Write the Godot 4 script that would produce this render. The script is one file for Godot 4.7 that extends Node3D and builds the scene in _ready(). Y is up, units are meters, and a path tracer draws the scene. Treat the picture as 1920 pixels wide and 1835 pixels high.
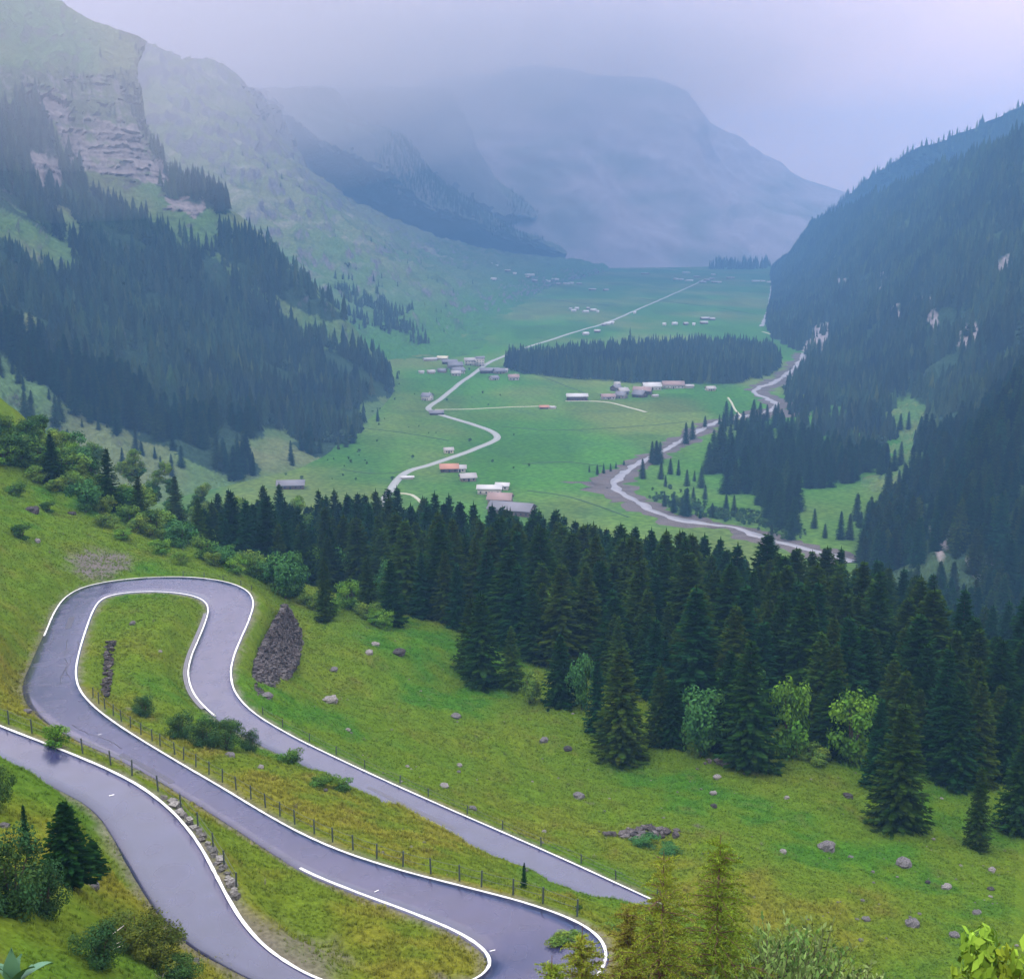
extends Node3D
# Alpine pass road with hairpins above a misty valley.  y is up, the camera looks along -z, metres.

const CAM := Vector3(0, 170, 0)
const FOCAL := 2400.0
const PITCH := 0.20442

var rng := RandomNumberGenerator.new()
var broad := FastNoiseLite.new()
var fine := FastNoiseLite.new()
var ridged := FastNoiseLite.new()
var M := {}

# ------------------------------------------------------------------ placing
func ray(px: float, py: float) -> Vector3:          # direction through a point of the view, one metre ahead
	var a := (px - 960.0) / FOCAL
	var b := (917.5 - py) / FOCAL
	var d := Vector3(a, -sin(PITCH) + b * cos(PITCH), -(cos(PITCH) + b * sin(PITCH)))
	return d / -d.z

func at_depth(px: float, py: float, depth: float) -> Vector3:
	return CAM + ray(px, py) * depth

func at_level(px: float, py: float, y: float) -> Vector3:
	var d := ray(px, py)
	return CAM + d * ((y - CAM.y) / d.y)

func seen_at(p: Vector3) -> Vector2:
	var q := p - CAM
	var f := -q.z * cos(PITCH) - q.y * sin(PITCH)
	var u := q.y * cos(PITCH) - q.z * sin(PITCH)
	u = q.y * cos(PITCH) + (-q.z) * sin(PITCH)
	return Vector2(960.0 + FOCAL * q.x / f, 917.5 - FOCAL * u / f)

func rows(text: String) -> Array:
	var out := []
	for s in text.split("|"):
		out.append(s.strip_edges().split_floats(" ", false))
	return out

func poly(text: String) -> PackedVector2Array:
	var out := PackedVector2Array()
	for r in rows(text):
		out.append(Vector2(r[0], r[1]))
	return out

func inside(p: Vector2, polys: Array) -> bool:
	for g in polys:
		if Geometry2D.is_point_in_polygon(p, g):
			return true
	return false

# ------------------------------------------------------------------ nodes
func tag(o: Node, label := "", category := "", group := "", kind := "") -> Node:
	if label: o.set_meta("label", label)
	if category: o.set_meta("category", category)
	if group: o.set_meta("group", group)
	if kind: o.set_meta("kind", kind)
	return o

var used := {}
func numbered(called: String, parent: Node) -> String:
	var key := str(parent.get_instance_id()) + called
	var n: int = used.get(key, 0)
	used[key] = n + 1
	return called if n == 0 else "%s_%03d" % [called, n]

func thing(called: String, at: Vector3, turn := 0.0, label := "", category := "", group := "") -> Node3D:
	var o := Node3D.new()
	o.name = numbered(called, self)
	add_child(o, true)
	o.position = at
	o.rotation.y = turn
	tag(o, label, category, group)
	return o

func put(called: String, mesh: Mesh, mat: Material, parent: Node = null) -> MeshInstance3D:
	if parent == null: parent = self
	var o := MeshInstance3D.new()
	o.name = numbered(called, parent)
	o.mesh = mesh
	if mat: o.material_override = mat
	parent.add_child(o, true)
	return o

func many(called: String, mesh: Mesh, mat: Material, places: Array, tints: Array, parent: Node = null) -> MultiMeshInstance3D:
	if parent == null: parent = self
	var mm := MultiMesh.new()
	mm.transform_format = MultiMesh.TRANSFORM_3D
	mm.use_colors = true
	mm.mesh = mesh
	mm.instance_count = places.size()
	var b := PackedFloat32Array()
	b.resize(places.size() * 16)
	for i in places.size():
		var t: Transform3D = places[i]
		var c: Color = tints[i]
		var k := i * 16
		b[k] = t.basis.x.x; b[k + 1] = t.basis.y.x; b[k + 2] = t.basis.z.x; b[k + 3] = t.origin.x
		b[k + 4] = t.basis.x.y; b[k + 5] = t.basis.y.y; b[k + 6] = t.basis.z.y; b[k + 7] = t.origin.y
		b[k + 8] = t.basis.x.z; b[k + 9] = t.basis.y.z; b[k + 10] = t.basis.z.z; b[k + 11] = t.origin.z
		b[k + 12] = c.r; b[k + 13] = c.g; b[k + 14] = c.b; b[k + 15] = 1.0
	mm.buffer = b
	var o := MultiMeshInstance3D.new()
	o.name = numbered(called, parent)
	o.multimesh = mm
	o.material_override = mat
	parent.add_child(o, true)
	return o

func arrays(v: PackedVector3Array, idx: PackedInt32Array, n = null, c = null) -> ArrayMesh:
	var a := []
	a.resize(Mesh.ARRAY_MAX)
	a[Mesh.ARRAY_VERTEX] = v
	if idx.size(): a[Mesh.ARRAY_INDEX] = idx
	if n != null: a[Mesh.ARRAY_NORMAL] = n
	if c != null: a[Mesh.ARRAY_COLOR] = c
	var m := ArrayMesh.new()
	m.add_surface_from_arrays(Mesh.PRIMITIVE_TRIANGLES, a)
	return m

func ordinal(n: int) -> String:
	var ones := ["zeroth", "first", "second", "third", "fourth", "fifth", "sixth", "seventh", "eighth", "ninth", "tenth", "eleventh", "twelfth", "thirteenth", "fourteenth", "fifteenth", "sixteenth", "seventeenth", "eighteenth", "nineteenth"]
	var tens := ["", "", "twenty", "thirty", "forty", "fifty", "sixty", "seventy", "eighty", "ninety"]
	if n >= 100: return "hundred-and-" + ordinal(n - 100) if n > 100 else "hundredth"
	if n < 20: return ones[n]
	if n % 10 == 0: return tens[n / 10].trim_suffix("y") + "ieth"
	return tens[n / 10] + "-" + ones[n % 10]

func rank(things: Array, words: String) -> void:      # tell alike things apart by their order across the view
	things.sort_custom(func(a, b): return seen_at(a.position).x < seen_at(b.position).x)
	for i in things.size():
		things[i].set_meta("label", ordinal(i + 1) + " " + words)

# ------------------------------------------------------------------ materials
func noise_picture(size: int, freq: float, seed_: int, lo: float, hi: float, octaves := 4, bumps := false) -> NoiseTexture2D:
	var t := NoiseTexture2D.new()
	var n := FastNoiseLite.new()
	n.seed = seed_
	n.frequency = freq
	n.fractal_octaves = octaves
	t.noise = n
	t.width = size
	t.height = size
	t.seamless = true
	var g := Gradient.new()
	g.offsets = PackedFloat32Array([0.15, 0.85])
	g.colors = PackedColorArray([Color(lo, lo, lo), Color(hi, hi, hi)])
	if not bumps: t.color_ramp = g
	return t

func mat(color: Color, rough := 0.9, vertex := false, spec := 0.3) -> StandardMaterial3D:
	var m := StandardMaterial3D.new()
	m.albedo_color = color.linear_to_srgb()
	m.roughness = rough
	m.metallic_specular = spec
	m.vertex_color_use_as_albedo = vertex
	return m

func earthy(scale: float, tex: Texture2D, relief: float, bump: Texture2D, bump_share := 1.0) -> StandardMaterial3D:
	var m := mat(Color(1, 1, 1), 0.95, true, 0.05)
	m.albedo_texture = tex
	m.uv1_triplanar = true
	m.uv1_world_triplanar = true
	m.uv1_scale = Vector3.ONE / scale
	if relief > 0:
		m.heightmap_enabled = true
		m.heightmap_texture = bump
		m.heightmap_scale = relief
	return m

func materials() -> void:
	var cloth := noise_picture(512, 0.02, 5, 0.78, 1.0, 5)
	var grain := noise_picture(512, 0.03, 9, 0.0, 1.0, 5, true)
	M.meadow = earthy(6.0, cloth, 14.0, grain)
	M.field = earthy(60.0, cloth, 0.0, grain)
	M.slope = earthy(70.0, cloth, 220.0, grain)
	M.rock = earthy(2.2, noise_picture(256, 0.03, 21, 0.6, 1.0, 5), 8.0, grain)
	var road := mat(Color(0.032, 0.034, 0.095), 1.0, true, 0.6)
	road.roughness_texture = noise_picture(512, 0.008, 31, 0.12, 0.34, 2)
	road.albedo_texture = noise_picture(512, 0.01, 33, 0.88, 1.0, 3)
	road.uv1_triplanar = true
	road.uv1_world_triplanar = true
	road.uv1_scale = Vector3.ONE / 16.0
	road.clearcoat_enabled = true
	road.clearcoat = 0.55
	road.clearcoat_roughness = 0.16
	M.asphalt = road
	M.patch = mat(Color(0.034, 0.034, 0.062), 0.3, false, 0.7)
	M.paint = mat(Color(0.8, 0.8, 0.8), 0.55, true, 0.4)
	M.tar = mat(Color(0.022, 0.022, 0.026), 0.35, false, 0.5)
	M.needle = mat(Color(0.82, 0.82, 0.8), 0.9, true, 0.04)
	M.leaf = mat(Color(1, 1, 1), 0.75, true, 0.12)
	M.leaf.backlight_enabled = true
	M.leaf.backlight = Color(0.35, 0.35, 0.35)
	M.blade = mat(Color(1, 1, 1), 0.85, true, 0.1)
	M.blade.backlight_enabled = true
	M.blade.backlight = Color(0.25, 0.25, 0.25)
	M.bark = mat(Color(0.075, 0.055, 0.045), 0.95)
	M.red_bark = mat(Color(0.13, 0.072, 0.052), 0.95)
	M.dead_wood = mat(Color(0.55, 0.5, 0.47), 0.85)
	M.post = mat(Color(0.05, 0.065, 0.065), 0.6)
	M.wire = mat(Color(0.10, 0.12, 0.11), 0.5)
	M.lane = mat(Color(0.27, 0.28, 0.275), 0.7)
	M.track = mat(Color(0.36, 0.36, 0.27), 0.95)
	M.ditch = mat(Color(0.035, 0.07, 0.03), 0.95)
	M.gravel = earthy(14.0, noise_picture(512, 0.05, 41, 0.5, 1.0, 5), 30.0, grain)
	M.water = mat(Color(0.21, 0.21, 0.235), 0.4, false, 0.5)
	M.plaster = mat(Color(0.52, 0.48, 0.45), 0.9)
	M.cream = mat(Color(0.55, 0.5, 0.38), 0.9)
	M.timber = mat(Color(0.11, 0.075, 0.055), 0.9)
	M.pale_timber = mat(Color(0.25, 0.2, 0.16), 0.9)
	M.concrete = mat(Color(0.4, 0.39, 0.38), 0.9)
	M.tin = mat(Color(0.44, 0.43, 0.44), 0.5, false, 0.4)
	M.pale_roof = mat(Color(0.33, 0.31, 0.31), 0.7)
	M.slate = mat(Color(0.17, 0.165, 0.19), 0.6)
	M.rust_roof = mat(Color(0.40, 0.2, 0.14), 0.8)
	M.pink_roof = mat(Color(0.27, 0.19, 0.18), 0.8)
	M.dark_opening = mat(Color(0.03, 0.03, 0.035), 0.3)
	M.car_paint = mat(Color(0.75, 0.75, 0.77), 0.25, false, 0.6)
	M.rubber = mat(Color(0.02, 0.02, 0.02), 0.8)

# ------------------------------------------------------------------ the start
func _ready() -> void:
	rng.seed = 4711
	broad.seed = 3; broad.frequency = 1.0; broad.fractal_octaves = 4
	fine.seed = 17; fine.frequency = 1.0; fine.fractal_octaves = 3
	ridged.seed = 29; ridged.frequency = 1.0; ridged.fractal_octaves = 4; ridged.fractal_type = FastNoiseLite.FRACTAL_RIDGED

	var cam := Camera3D.new()
	cam.name = "camera"
	cam.position = CAM
	cam.rotation = Vector3(-PITCH, 0, 0)
	cam.fov = rad_to_deg(2.0 * atan(917.5 / FOCAL))
	cam.near = 0.5
	cam.far = 30000.0
	cam.current = true
	add_child(cam)

	var env := Environment.new()
	env.background_mode = Environment.BG_SKY
	var pano := PanoramaSkyMaterial.new()
	pano.panorama = overcast()
	var sky := Sky.new()
	sky.sky_material = pano
	env.sky = sky
	env.background_energy_multiplier = 1.0
	env.tonemap_mode = Environment.TONE_MAPPER_LINEAR
	env.tonemap_exposure = 1.27
	env.fog_enabled = true
	env.fog_density = 0.00023
	env.fog_light_color = Color(0.23, 0.52, 1.0).linear_to_srgb()
	env.volumetric_fog_enabled = true
	env.volumetric_fog_density = 0.0
	env.sdfgi_enabled = true
	env.ssao_enabled = true
	env.ssil_enabled = true
	var we := WorldEnvironment.new()
	we.name = "world_environment"
	we.environment = env
	add_child(we)

	var sun := DirectionalLight3D.new()
	sun.name = "sun"
	sun.light_energy = 0.45
	sun.light_angular_distance = 25.0
	sun.light_color = Color(1.0, 0.96, 0.88)
	sun.rotation_degrees = Vector3(-58, -30, 0)
	sun.shadow_enabled = true
	add_child(sun)

	materials()
	hillside()
	valley_floor()
	spruces()
	mountains()
	near_forest()
	road_furniture()
	boulders()
	shrubs()
	buildings()
	valley_trees()
	front_plants()
	turf()
	clouds()

func overcast() -> ImageTexture:
	# a covered sky, brighter towards the zenith as covered skies are, with soft uneven cloud
	var w := 1024
	var h := 512
	var im := Image.create(w, h, false, Image.FORMAT_RGBF)
	var n := FastNoiseLite.new()
	n.seed = 8
	n.frequency = 1.6
	n.fractal_octaves = 4
	for j in h:
		var up := PI / 2 - (j + 0.5) / h * PI
		for i in w:
			var a := (i + 0.5) / w * TAU
			var d := Vector3(cos(up) * sin(a), sin(up), -cos(up) * cos(a))
			var k := 0.5 * n.get_noise_3d(d.x, d.y * 3.0, d.z)
			var s: float = maxf(d.y, 0.0)
			var lum := 1.36 * (1.0 + 0.9 * s) * (1.0 + 0.22 * k)
			var tint := Color(1.20, 0.80, 0.74).lerp(Color(0.99, 0.97, 1.02), smoothstep(0.05, 0.7, s))
			# banks of thicker, bluer cloud lie low along parts of the horizon
			var bank := n.get_noise_3d(d.x * 0.55 + 3.0, 0.0, d.z * 0.55) + 0.35 * n.get_noise_3d(d.x * 2.0, d.y * 9.0, d.z * 2.0)
			if d.z < 0.0: bank = lerpf(bank, -0.5 * (d.x + 0.02) / 0.12 + 0.30 * n.get_noise_3d(d.x * 2.4, d.y * 9.0, d.z * 2.4), smoothstep(0.0, -0.7, d.z))
			bank = smoothstep(-0.2, 0.75, bank) * (1.0 - smoothstep(0.10, 0.45, d.y + 0.12 * k))
			tint = tint.lerp(Color(0.36, 0.37, 0.50), bank * 0.85)
			im.set_pixel(i, j, Color(tint.r * lum, tint.g * lum, tint.b * lum))
	return ImageTexture.create_from_image(im)

# ------------------------------------------------------------------ hillside with the pass road
var ctrl: Array[Vector3] = []        # x, depth, y
var tps_w := PackedFloat64Array()
var coarse := PackedFloat32Array()
const CX0 := -264.0
const CZ0 := -8.0
const CSTEP := 4.0
const CNX := 152
const CNZ := 186
var hx := PackedFloat32Array()
var hz := PackedFloat32Array()
var hy := PackedFloat32Array()
var hedge := PackedFloat32Array()    # distance to the road's edge
var road_a := PackedVector3Array()
var road_b := PackedVector3Array()

func spline(p: PackedVector3Array, step: float) -> PackedVector3Array:
	var out := PackedVector3Array()
	for i in p.size() - 1:
		var a: Vector3 = p[maxi(i - 1, 0)]
		var b: Vector3 = p[i]
		var c: Vector3 = p[i + 1]
		var d: Vector3 = p[mini(i + 2, p.size() - 1)]
		var k := maxi(1, int(ceil(b.distance_to(c) / step)))
		for j in k:
			out.append(b.cubic_interpolate(c, a, d, float(j) / k))
	out.append(p[p.size() - 1])
	return out

func solve(a: Array, n: int) -> PackedFloat64Array:
	for i in n:
		var best := i
		for r in range(i + 1, n):
			if absf(a[r][i]) > absf(a[best][i]): best = r
		var t = a[i]; a[i] = a[best]; a[best] = t
		var pi: PackedFloat64Array = a[i]
		for r in range(i + 1, n):
			var pr: PackedFloat64Array = a[r]
			var f: float = pr[i] / pi[i]
			if f == 0.0: continue
			for c in range(i, n + 1):
				pr[c] -= f * pi[c]
			a[r] = pr
	var x := PackedFloat64Array()
	x.resize(n)
	for i in range(n - 1, -1, -1):
		var s: float = a[i][n]
		for c in range(i + 1, n):
			s -= a[i][c] * x[c]
		x[i] = s / a[i][i]
	return x

func kernel(r2: float) -> float:
	return 0.0 if r2 < 1e-9 else 0.5 * r2 * log(r2)

func smooth_hill() -> void:
	var n := ctrl.size()
	var a := []
	for i in n + 3:
		var row := PackedFloat64Array()
		row.resize(n + 4)
		a.append(row)
	for i in n:
		var r: PackedFloat64Array = a[i]
		for j in n:
			var dx := (ctrl[i].x - ctrl[j].x) / 100.0
			var dz := (ctrl[i].y - ctrl[j].y) / 100.0
			r[j] = kernel(dx * dx + dz * dz)
		r[i] += 0.0006
		r[n] = 1.0
		r[n + 1] = ctrl[i].x / 100.0
		r[n + 2] = ctrl[i].y / 100.0
		r[n + 3] = ctrl[i].z
		a[i] = r
		for k in 3:
			var q: PackedFloat64Array = a[n + k]
			q[i] = [1.0, ctrl[i].x / 100.0, ctrl[i].y / 100.0][k]
			a[n + k] = q
	tps_w = solve(a, n + 3)
	var cx := PackedFloat64Array()
	var cz := PackedFloat64Array()
	for c in ctrl:
		cx.append(c.x / 100.0)
		cz.append(c.y / 100.0)
	coarse.resize(CNX * CNZ)
	for iz in CNZ:
		for ix in CNX:
			var x := (CX0 + ix * CSTEP) / 100.0
			var z := (CZ0 + iz * CSTEP) / 100.0
			var s: float = tps_w[n] + tps_w[n + 1] * x + tps_w[n + 2] * z
			for i in n:
				var dx := cx[i] - x
				var dz := cz[i] - z
				var r2 := dx * dx + dz * dz
				if r2 > 1e-9: s += tps_w[i] * 0.5 * r2 * log(r2)
			coarse[iz * CNX + ix] = s

func hill_smooth_at(x: float, d: float) -> float:
	var fx := clampf((x - CX0) / CSTEP, 0.0, CNX - 1.001)
	var fz := clampf((d - CZ0) / CSTEP, 0.0, CNZ - 1.001)
	var ix := int(fx)
	var iz := int(fz)
	var u := fx - ix
	var v := fz - iz
	var k := iz * CNX + ix
	return lerpf(lerpf(coarse[k], coarse[k + 1], u), lerpf(coarse[k + CNX], coarse[k + CNX + 1], u), v)

func cell(axis: PackedFloat32Array, x: float) -> int:
	return clampi(axis.bsearch(x, false) - 1, 0, axis.size() - 2)

func hill_at(x: float, d: float) -> float:
	var ix := cell(hx, x)
	var iz := cell(hz, d)
	var u := clampf((x - hx[ix]) / (hx[ix + 1] - hx[ix]), 0, 1)
	var v := clampf((d - hz[iz]) / (hz[iz + 1] - hz[iz]), 0, 1)
	var k := iz * hx.size() + ix
	return lerpf(lerpf(hy[k], hy[k + 1], u), lerpf(hy[k + hx.size()], hy[k + hx.size() + 1], u), v)

func edge_at(x: float, d: float) -> float:
	return hedge[cell(hz, d) * hx.size() + cell(hx, x)]

func hill_normal(x: float, d: float) -> Vector3:
	var gx := (hill_at(x + 0.7, d) - hill_at(x - 0.7, d)) / 1.4
	var gz := (hill_at(x, d + 0.7) - hill_at(x, d - 0.7)) / 1.4
	return Vector3(-gx, 1, gz).normalized()

func on_hill(px: float, py: float, from := 25.0) -> Vector3:   # where a line of sight meets the hillside
	var d := ray(px, py)
	var t := from
	var last := from
	while t < 700.0:
		var p := CAM + d * t
		if p.y < hill_at(p.x, t):
			for i in 8:
				var m := 0.5 * (last + t)
				var q := CAM + d * m
				if q.y < hill_at(q.x, m): t = m
				else: last = m
			p = CAM + d * t
			return Vector3(p.x, hill_at(p.x, t), -t)
		last = t
		t += 0.6 + t * 0.004
	return CAM + d * 400.0

const ROAD := "1600 1960 1680 1900 76|1420 1850 1490 1810 75|1320 1792 1398 1765 74.2|1240 1752 1330 1733 73.5|1147 1699 1205 1677 72.5|993 1639 1066 1612 71.6|885 1589 953 1563 70.6|777 1543 845 1517 69.6|666 1479 717 1460 68.5|577 1438 629 1419 67.6|490 1398 543 1378 66.8|400 1350 467 1335 66.1|357 1307 437 1300 65.6|345 1267 430 1262 65.2|353 1233 438 1230 64.8|370 1200 452 1198 64.4|383 1167 470 1160 64.0|392 1143 483 1125 63.6|387 1128 470 1104 63.3|370 1118 427 1087 63|333 1110 360 1079 62.7|283 1108 283 1080 62.4|240 1110 205 1087.5 62.1|207 1115 150 1098 61.8|187 1123 118 1117 61.5|177 1137 100 1140 61.2|162 1178 82 1190 60.8|147 1227 57 1247 60.3|140 1262 36 1283 60|145 1292 40 1312 59.6|173 1323 73 1347 59.1|213 1353 130 1385 58.7|267 1387 205 1412 58.2|333 1427 275 1447 57.6|433 1483 370 1507 56.8|500 1527 437 1549 56.2|567 1563 500 1590 55.6|640 1597 560 1637 55.1|754 1633 660 1672 54.6|878 1662 775 1713 54.0|1000 1692 862 1748 53.4|1090 1724 905 1777 53|1140 1757 924 1803 52.5|1151 1800 908 1828 52|1120 1850 870 1845 51.7|1020 1905 800 1862 51.4|880 1940 735 1866 51|720 1940 665 1857 50.6|590 1890 600 1836 50.2|520 1857 560 1817 49.9|417 1810 493 1773 49.5|345 1768 460 1733 49.1|300 1723 430 1683 48.8|262 1660 407 1637 48.4|230 1603 387 1597 48|208 1560 360 1557 47.6|190 1530 327 1517 47.3|165 1506 270 1472 46.9|117 1480 215 1445 46.5|60 1455 150 1417 46.1|10 1425 90 1394 45.7|-50 1400 20 1366 45.3|-130 1370 -70 1335 44.9|-260 1310 -180 1280 44"
# px, py, metres below the camera
const LAND := "-100 1150 50|0 1200 56.3|60 1020 56.5|40 1100 58.6|0 960 52.5|-150 960 46|100 940 56.4|0 880 50.6|60 835 51|-150 850 45|-300 800 40|190 1050 61.8|230 1000 61.5|300 1020 65.5|150 880 55.5|400 1060 65.5|535 1135 65.6|560 1250 72.5|578 1200 75.5|568 1165 75|500 1300 67.8|620 1315 73.3|740 1220 77|640 1180 75.5|850 1280 81.5|1000 1320 82.3|1200 1420 82.8|1450 1440 82.6|1680 1550 82.3|1850 1600 83.6|1000 1500 80|1300 1600 77.4|1550 1600 79.5|1750 1700 80.2|1500 1750 75.3|1850 1800 76.5|1160 1706 65|1200 1696 65.4|1250 1698 65.4|1310 1716 65|1380 1745 64.5|1460 1790 64|1560 1850 63.5|1500 2000 69.5|1900 2100 67|800 1400 76.5|100 1700 38.5|0 1600 37|0 1835 32|200 1835 37.5|300 1835 42|400 1900 46|-150 1500 37|1350 1950 30|1000 2000 43.5|1700 2000 46|600 2000 41.5|960 2400 23.6|400 2300 20|1500 2300 24|250 1250 60.8|300 1200 62|1160 1830 53.5|480 1470 58.5|700 1560 59.5|300 1400 59|1230 1760 60.5|700 1740 52.8|560 1720 51.5"
# x, depth, metres below the camera
const FAR_LAND := "0 2 2|-40 10 5|40 10 8|0 320 97|-60 320 93|-110 300 70|-100 345 80|80 300 100|150 260 96|120 220 91|0 420 122|-60 450 124|100 420 140|200 350 138|130 350 130|160 450 166|220 560 186|250 250 117|60 420 130|0 560 158|120 560 168|0 680 180|-110 450 118|-160 340 66|-220 330 50|-200 450 98|-160 600 150|-250 560 130|-130 700 178|200 660 182|300 450 168|320 300 135|300 150 118|200 100 95|130 60 68|-140 100 25|-200 200 30|-250 30 -10"

func road_lines() -> void:
	var a := PackedVector3Array()
	var b := PackedVector3Array()
	for r in rows(ROAD):
		a.append(at_level(r[0], r[1], CAM.y - r[4]))
		b.append(at_level(r[2], r[3], CAM.y - r[4]))
	for k in 2:                                             # even out the surveyed points a little
		for line in [a, b]:
			var c: PackedVector3Array = line.duplicate()
			for i in range(1, c.size() - 1):
				line[i] = c[i] * 0.7 + (c[i - 1] + c[i + 1]) * 0.15
	for i in a.size() - 1:
		var k := maxi(2, int(ceil(maxf(a[i].distance_to(a[i + 1]), b[i].distance_to(b[i + 1])) / 0.8)))
		for j in k:
			var t := float(j) / k
			road_a.append(a[i].cubic_interpolate(a[i + 1], a[maxi(i - 1, 0)], a[mini(i + 2, a.size() - 1)], t))
			road_b.append(b[i].cubic_interpolate(b[i + 1], b[maxi(i - 1, 0)], b[mini(i + 2, b.size() - 1)], t))

func meadow_color(x: float, d: float, e: float, y: float) -> Color:
	var n1 := broad.get_noise_2d(x * 0.022, d * 0.022)
	var n2 := broad.get_noise_2d(x * 0.11 + 50.0, d * 0.11)
	var n3 := fine.get_noise_2d(x * 0.55, d * 0.55 + 90.0)
	var green := Color(0.098, 0.168, 0.016)
	var lush := Color(0.056, 0.155, 0.016)
	var dry := Color(0.195, 0.188, 0.024)
	var c := green.lerp(lush, smoothstep(0.05, 0.5, -n1 + 0.5 * n2))
	# the banks between the roads and below the camera are drier than the pasture beyond
	var bank := 1.0 - smoothstep(125.0, 175.0, d + x * 0.35)
	c = c.lerp(dry, clampf(smoothstep(-0.15, 0.6, n1 + 0.6 * n2) * (0.24 + 0.6 * bank) + 0.20 * bank, 0.0, 0.85))
	c = c.lerp(Color(0.12, 0.085, 0.04), smoothstep(0.25, 0.6, n2 * 0.7 + n3 * 0.5) * 0.35)
	c = c.lerp(Color(0.19, 0.17, 0.15), (1.0 - smoothstep(0.3, 1.0 + n3, e)) * 0.75)
	var k := 1.0 + 0.30 * n3
	return Color(c.r * k, c.g * k, c.b * k)

func hillside() -> void:
	road_lines()
	for r in rows(LAND):
		var p := at_level(r[0], r[1], CAM.y - r[2])
		ctrl.append(Vector3(p.x, -p.z, p.y))
	for r in rows(FAR_LAND):
		ctrl.append(Vector3(r[0], r[1], CAM.y - r[2]))
	for i in range(0, road_a.size(), 9):
		var p := (road_a[i] + road_b[i]) * 0.5
		ctrl.append(Vector3(p.x, -p.z, p.y - 0.1))
	smooth_hill()
	var x := CX0
	while x < 340.0:
		hx.append(x)
		x += 1.0 if x >= -128.0 and x < 128.0 else 4.0
	var z := 0.0
	while z < 728.0:
		hz.append(z)
		z += 1.0 if z >= 36.0 and z < 290.0 else 4.0
	var nx := hx.size()
	var nz := hz.size()
	hy.resize(nx * nz)
	hedge.resize(nx * nz)
	hedge.fill(99.0)
	var hollow := [at_level(568, 1212, CAM.y - 72.4), at_level(566, 1180, CAM.y - 72), at_level(550, 1150, CAM.y - 69.5)]
	for k in 3: hollow[k].y = [3.5, 2.0, 2.0][k]
	var lane := PackedFloat32Array()
	lane.resize(nx * nz)
	var near_road := PackedFloat32Array()
	near_road.resize(nx * nz)
	near_road.fill(99.0)
	for i in road_a.size():
		var c := (road_a[i] + road_b[i]) * 0.5
		var half := road_a[i].distance_to(road_b[i]) * 0.5
		var reach := half + 7.0
		for iz in range(cell(hz, -c.z - reach), cell(hz, -c.z + reach) + 2):
			for ix in range(cell(hx, c.x - reach), cell(hx, c.x + reach) + 2):
				var q := Vector2(hx[ix] - road_a[i].x, -hz[iz] - road_a[i].z)
				var ab := Vector2(road_b[i].x - road_a[i].x, road_b[i].z - road_a[i].z)
				var t := clampf(q.dot(ab) / ab.length_squared(), 0.0, 1.0)
				var e := q.distance_to(ab * t)
				var k := iz * nx + ix
				if e < near_road[k]:
					near_road[k] = e
					hedge[k] = e if e > 0.7 else e - minf(t, 1.0 - t) * 2.0 * half
					lane[k] = c.y
	for iz in nz:
		for ix in nx:
			var k := iz * nx + ix
			var y := hill_smooth_at(hx[ix], hz[iz])
			y += 1.1 * broad.get_noise_2d(hx[ix] * 0.05, hz[iz] * 0.05) + 0.42 * fine.get_noise_2d(hx[ix] * 0.22, hz[iz] * 0.22) + 0.30 * ridged.get_noise_2d(hx[ix] * 0.16 + hz[iz] * 0.05, hz[iz] * 0.30)
			if hedge[k] < 7.0:
				y = lerpf(lane[k] - 0.16, y, smoothstep(0.7, 3.7, hedge[k]))
			for c in hollow:                                # the ground falls away below the retaining wall
				var q := Vector2(hx[ix] - c.x, hz[iz] + c.z).length_squared()
				if q < 150.0: y -= c.y * exp(-q / 22.0) * smoothstep(1.8, 4.2, hedge[k])
			hy[k] = y
	var v := PackedVector3Array()
	var nn := PackedVector3Array()
	var cc := PackedColorArray()
	var idx := PackedInt32Array()
	v.resize(nx * nz); nn.resize(nx * nz); cc.resize(nx * nz)
	var patch := Vector2(at_level(190, 1060, CAM.y - 61.7).x, -at_level(190, 1060, CAM.y - 61.7).z)
	var worn := at_level(540, 1790, CAM.y - 50.3)
	for iz in nz:
		for ix in nx:
			var k := iz * nx + ix
			v[k] = Vector3(hx[ix], hy[k], -hz[iz])
			var l := maxi(ix - 1, 0); var r := mini(ix + 1, nx - 1)
			var b := maxi(iz - 1, 0); var f := mini(iz + 1, nz - 1)
			nn[k] = Vector3(-(hy[iz * nx + r] - hy[iz * nx + l]) / (hx[r] - hx[l]), 1.0, (hy[f * nx + ix] - hy[b * nx + ix]) / (hz[f] - hz[b])).normalized()
			var c := meadow_color(hx[ix], hz[iz], hedge[k], hy[k])
			var q := Vector2((hx[ix] - patch.x) / 5.5, (hz[iz] - patch.y) / 11.0)
			var g := fine.get_noise_2d(hx[ix] * 0.4, hz[iz] * 0.4)
			c = c.lerp(Color(0.16, 0.145, 0.13), 1.0 - smoothstep(0.6, 1.1, q.length() + 0.4 * g))
			q = Vector2((hx[ix] - worn.x) / 5.0, (hz[iz] + worn.z) / 5.0)
			c = c.lerp(Color(0.17, 0.15, 0.12), (1.0 - smoothstep(0.4, 1.0, q.length() + 0.5 * g)) * 0.8)
			if hz[iz] > 250.0:
				c = c.lerp(Color(0.035, 0.06, 0.022), smoothstep(250.0, 300.0, hz[iz] + hx[ix] * 0.2))
			cc[k] = c
	for iz in nz - 1:
		for ix in nx - 1:
			var k := iz * nx + ix
			idx.append_array([k, k + nx, k + 1, k + 1, k + nx, k + nx + 1])
	tag(put("hillside", arrays(v, idx, nn, cc), M.meadow), "", "", "", "structure")
	pass_road()

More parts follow.
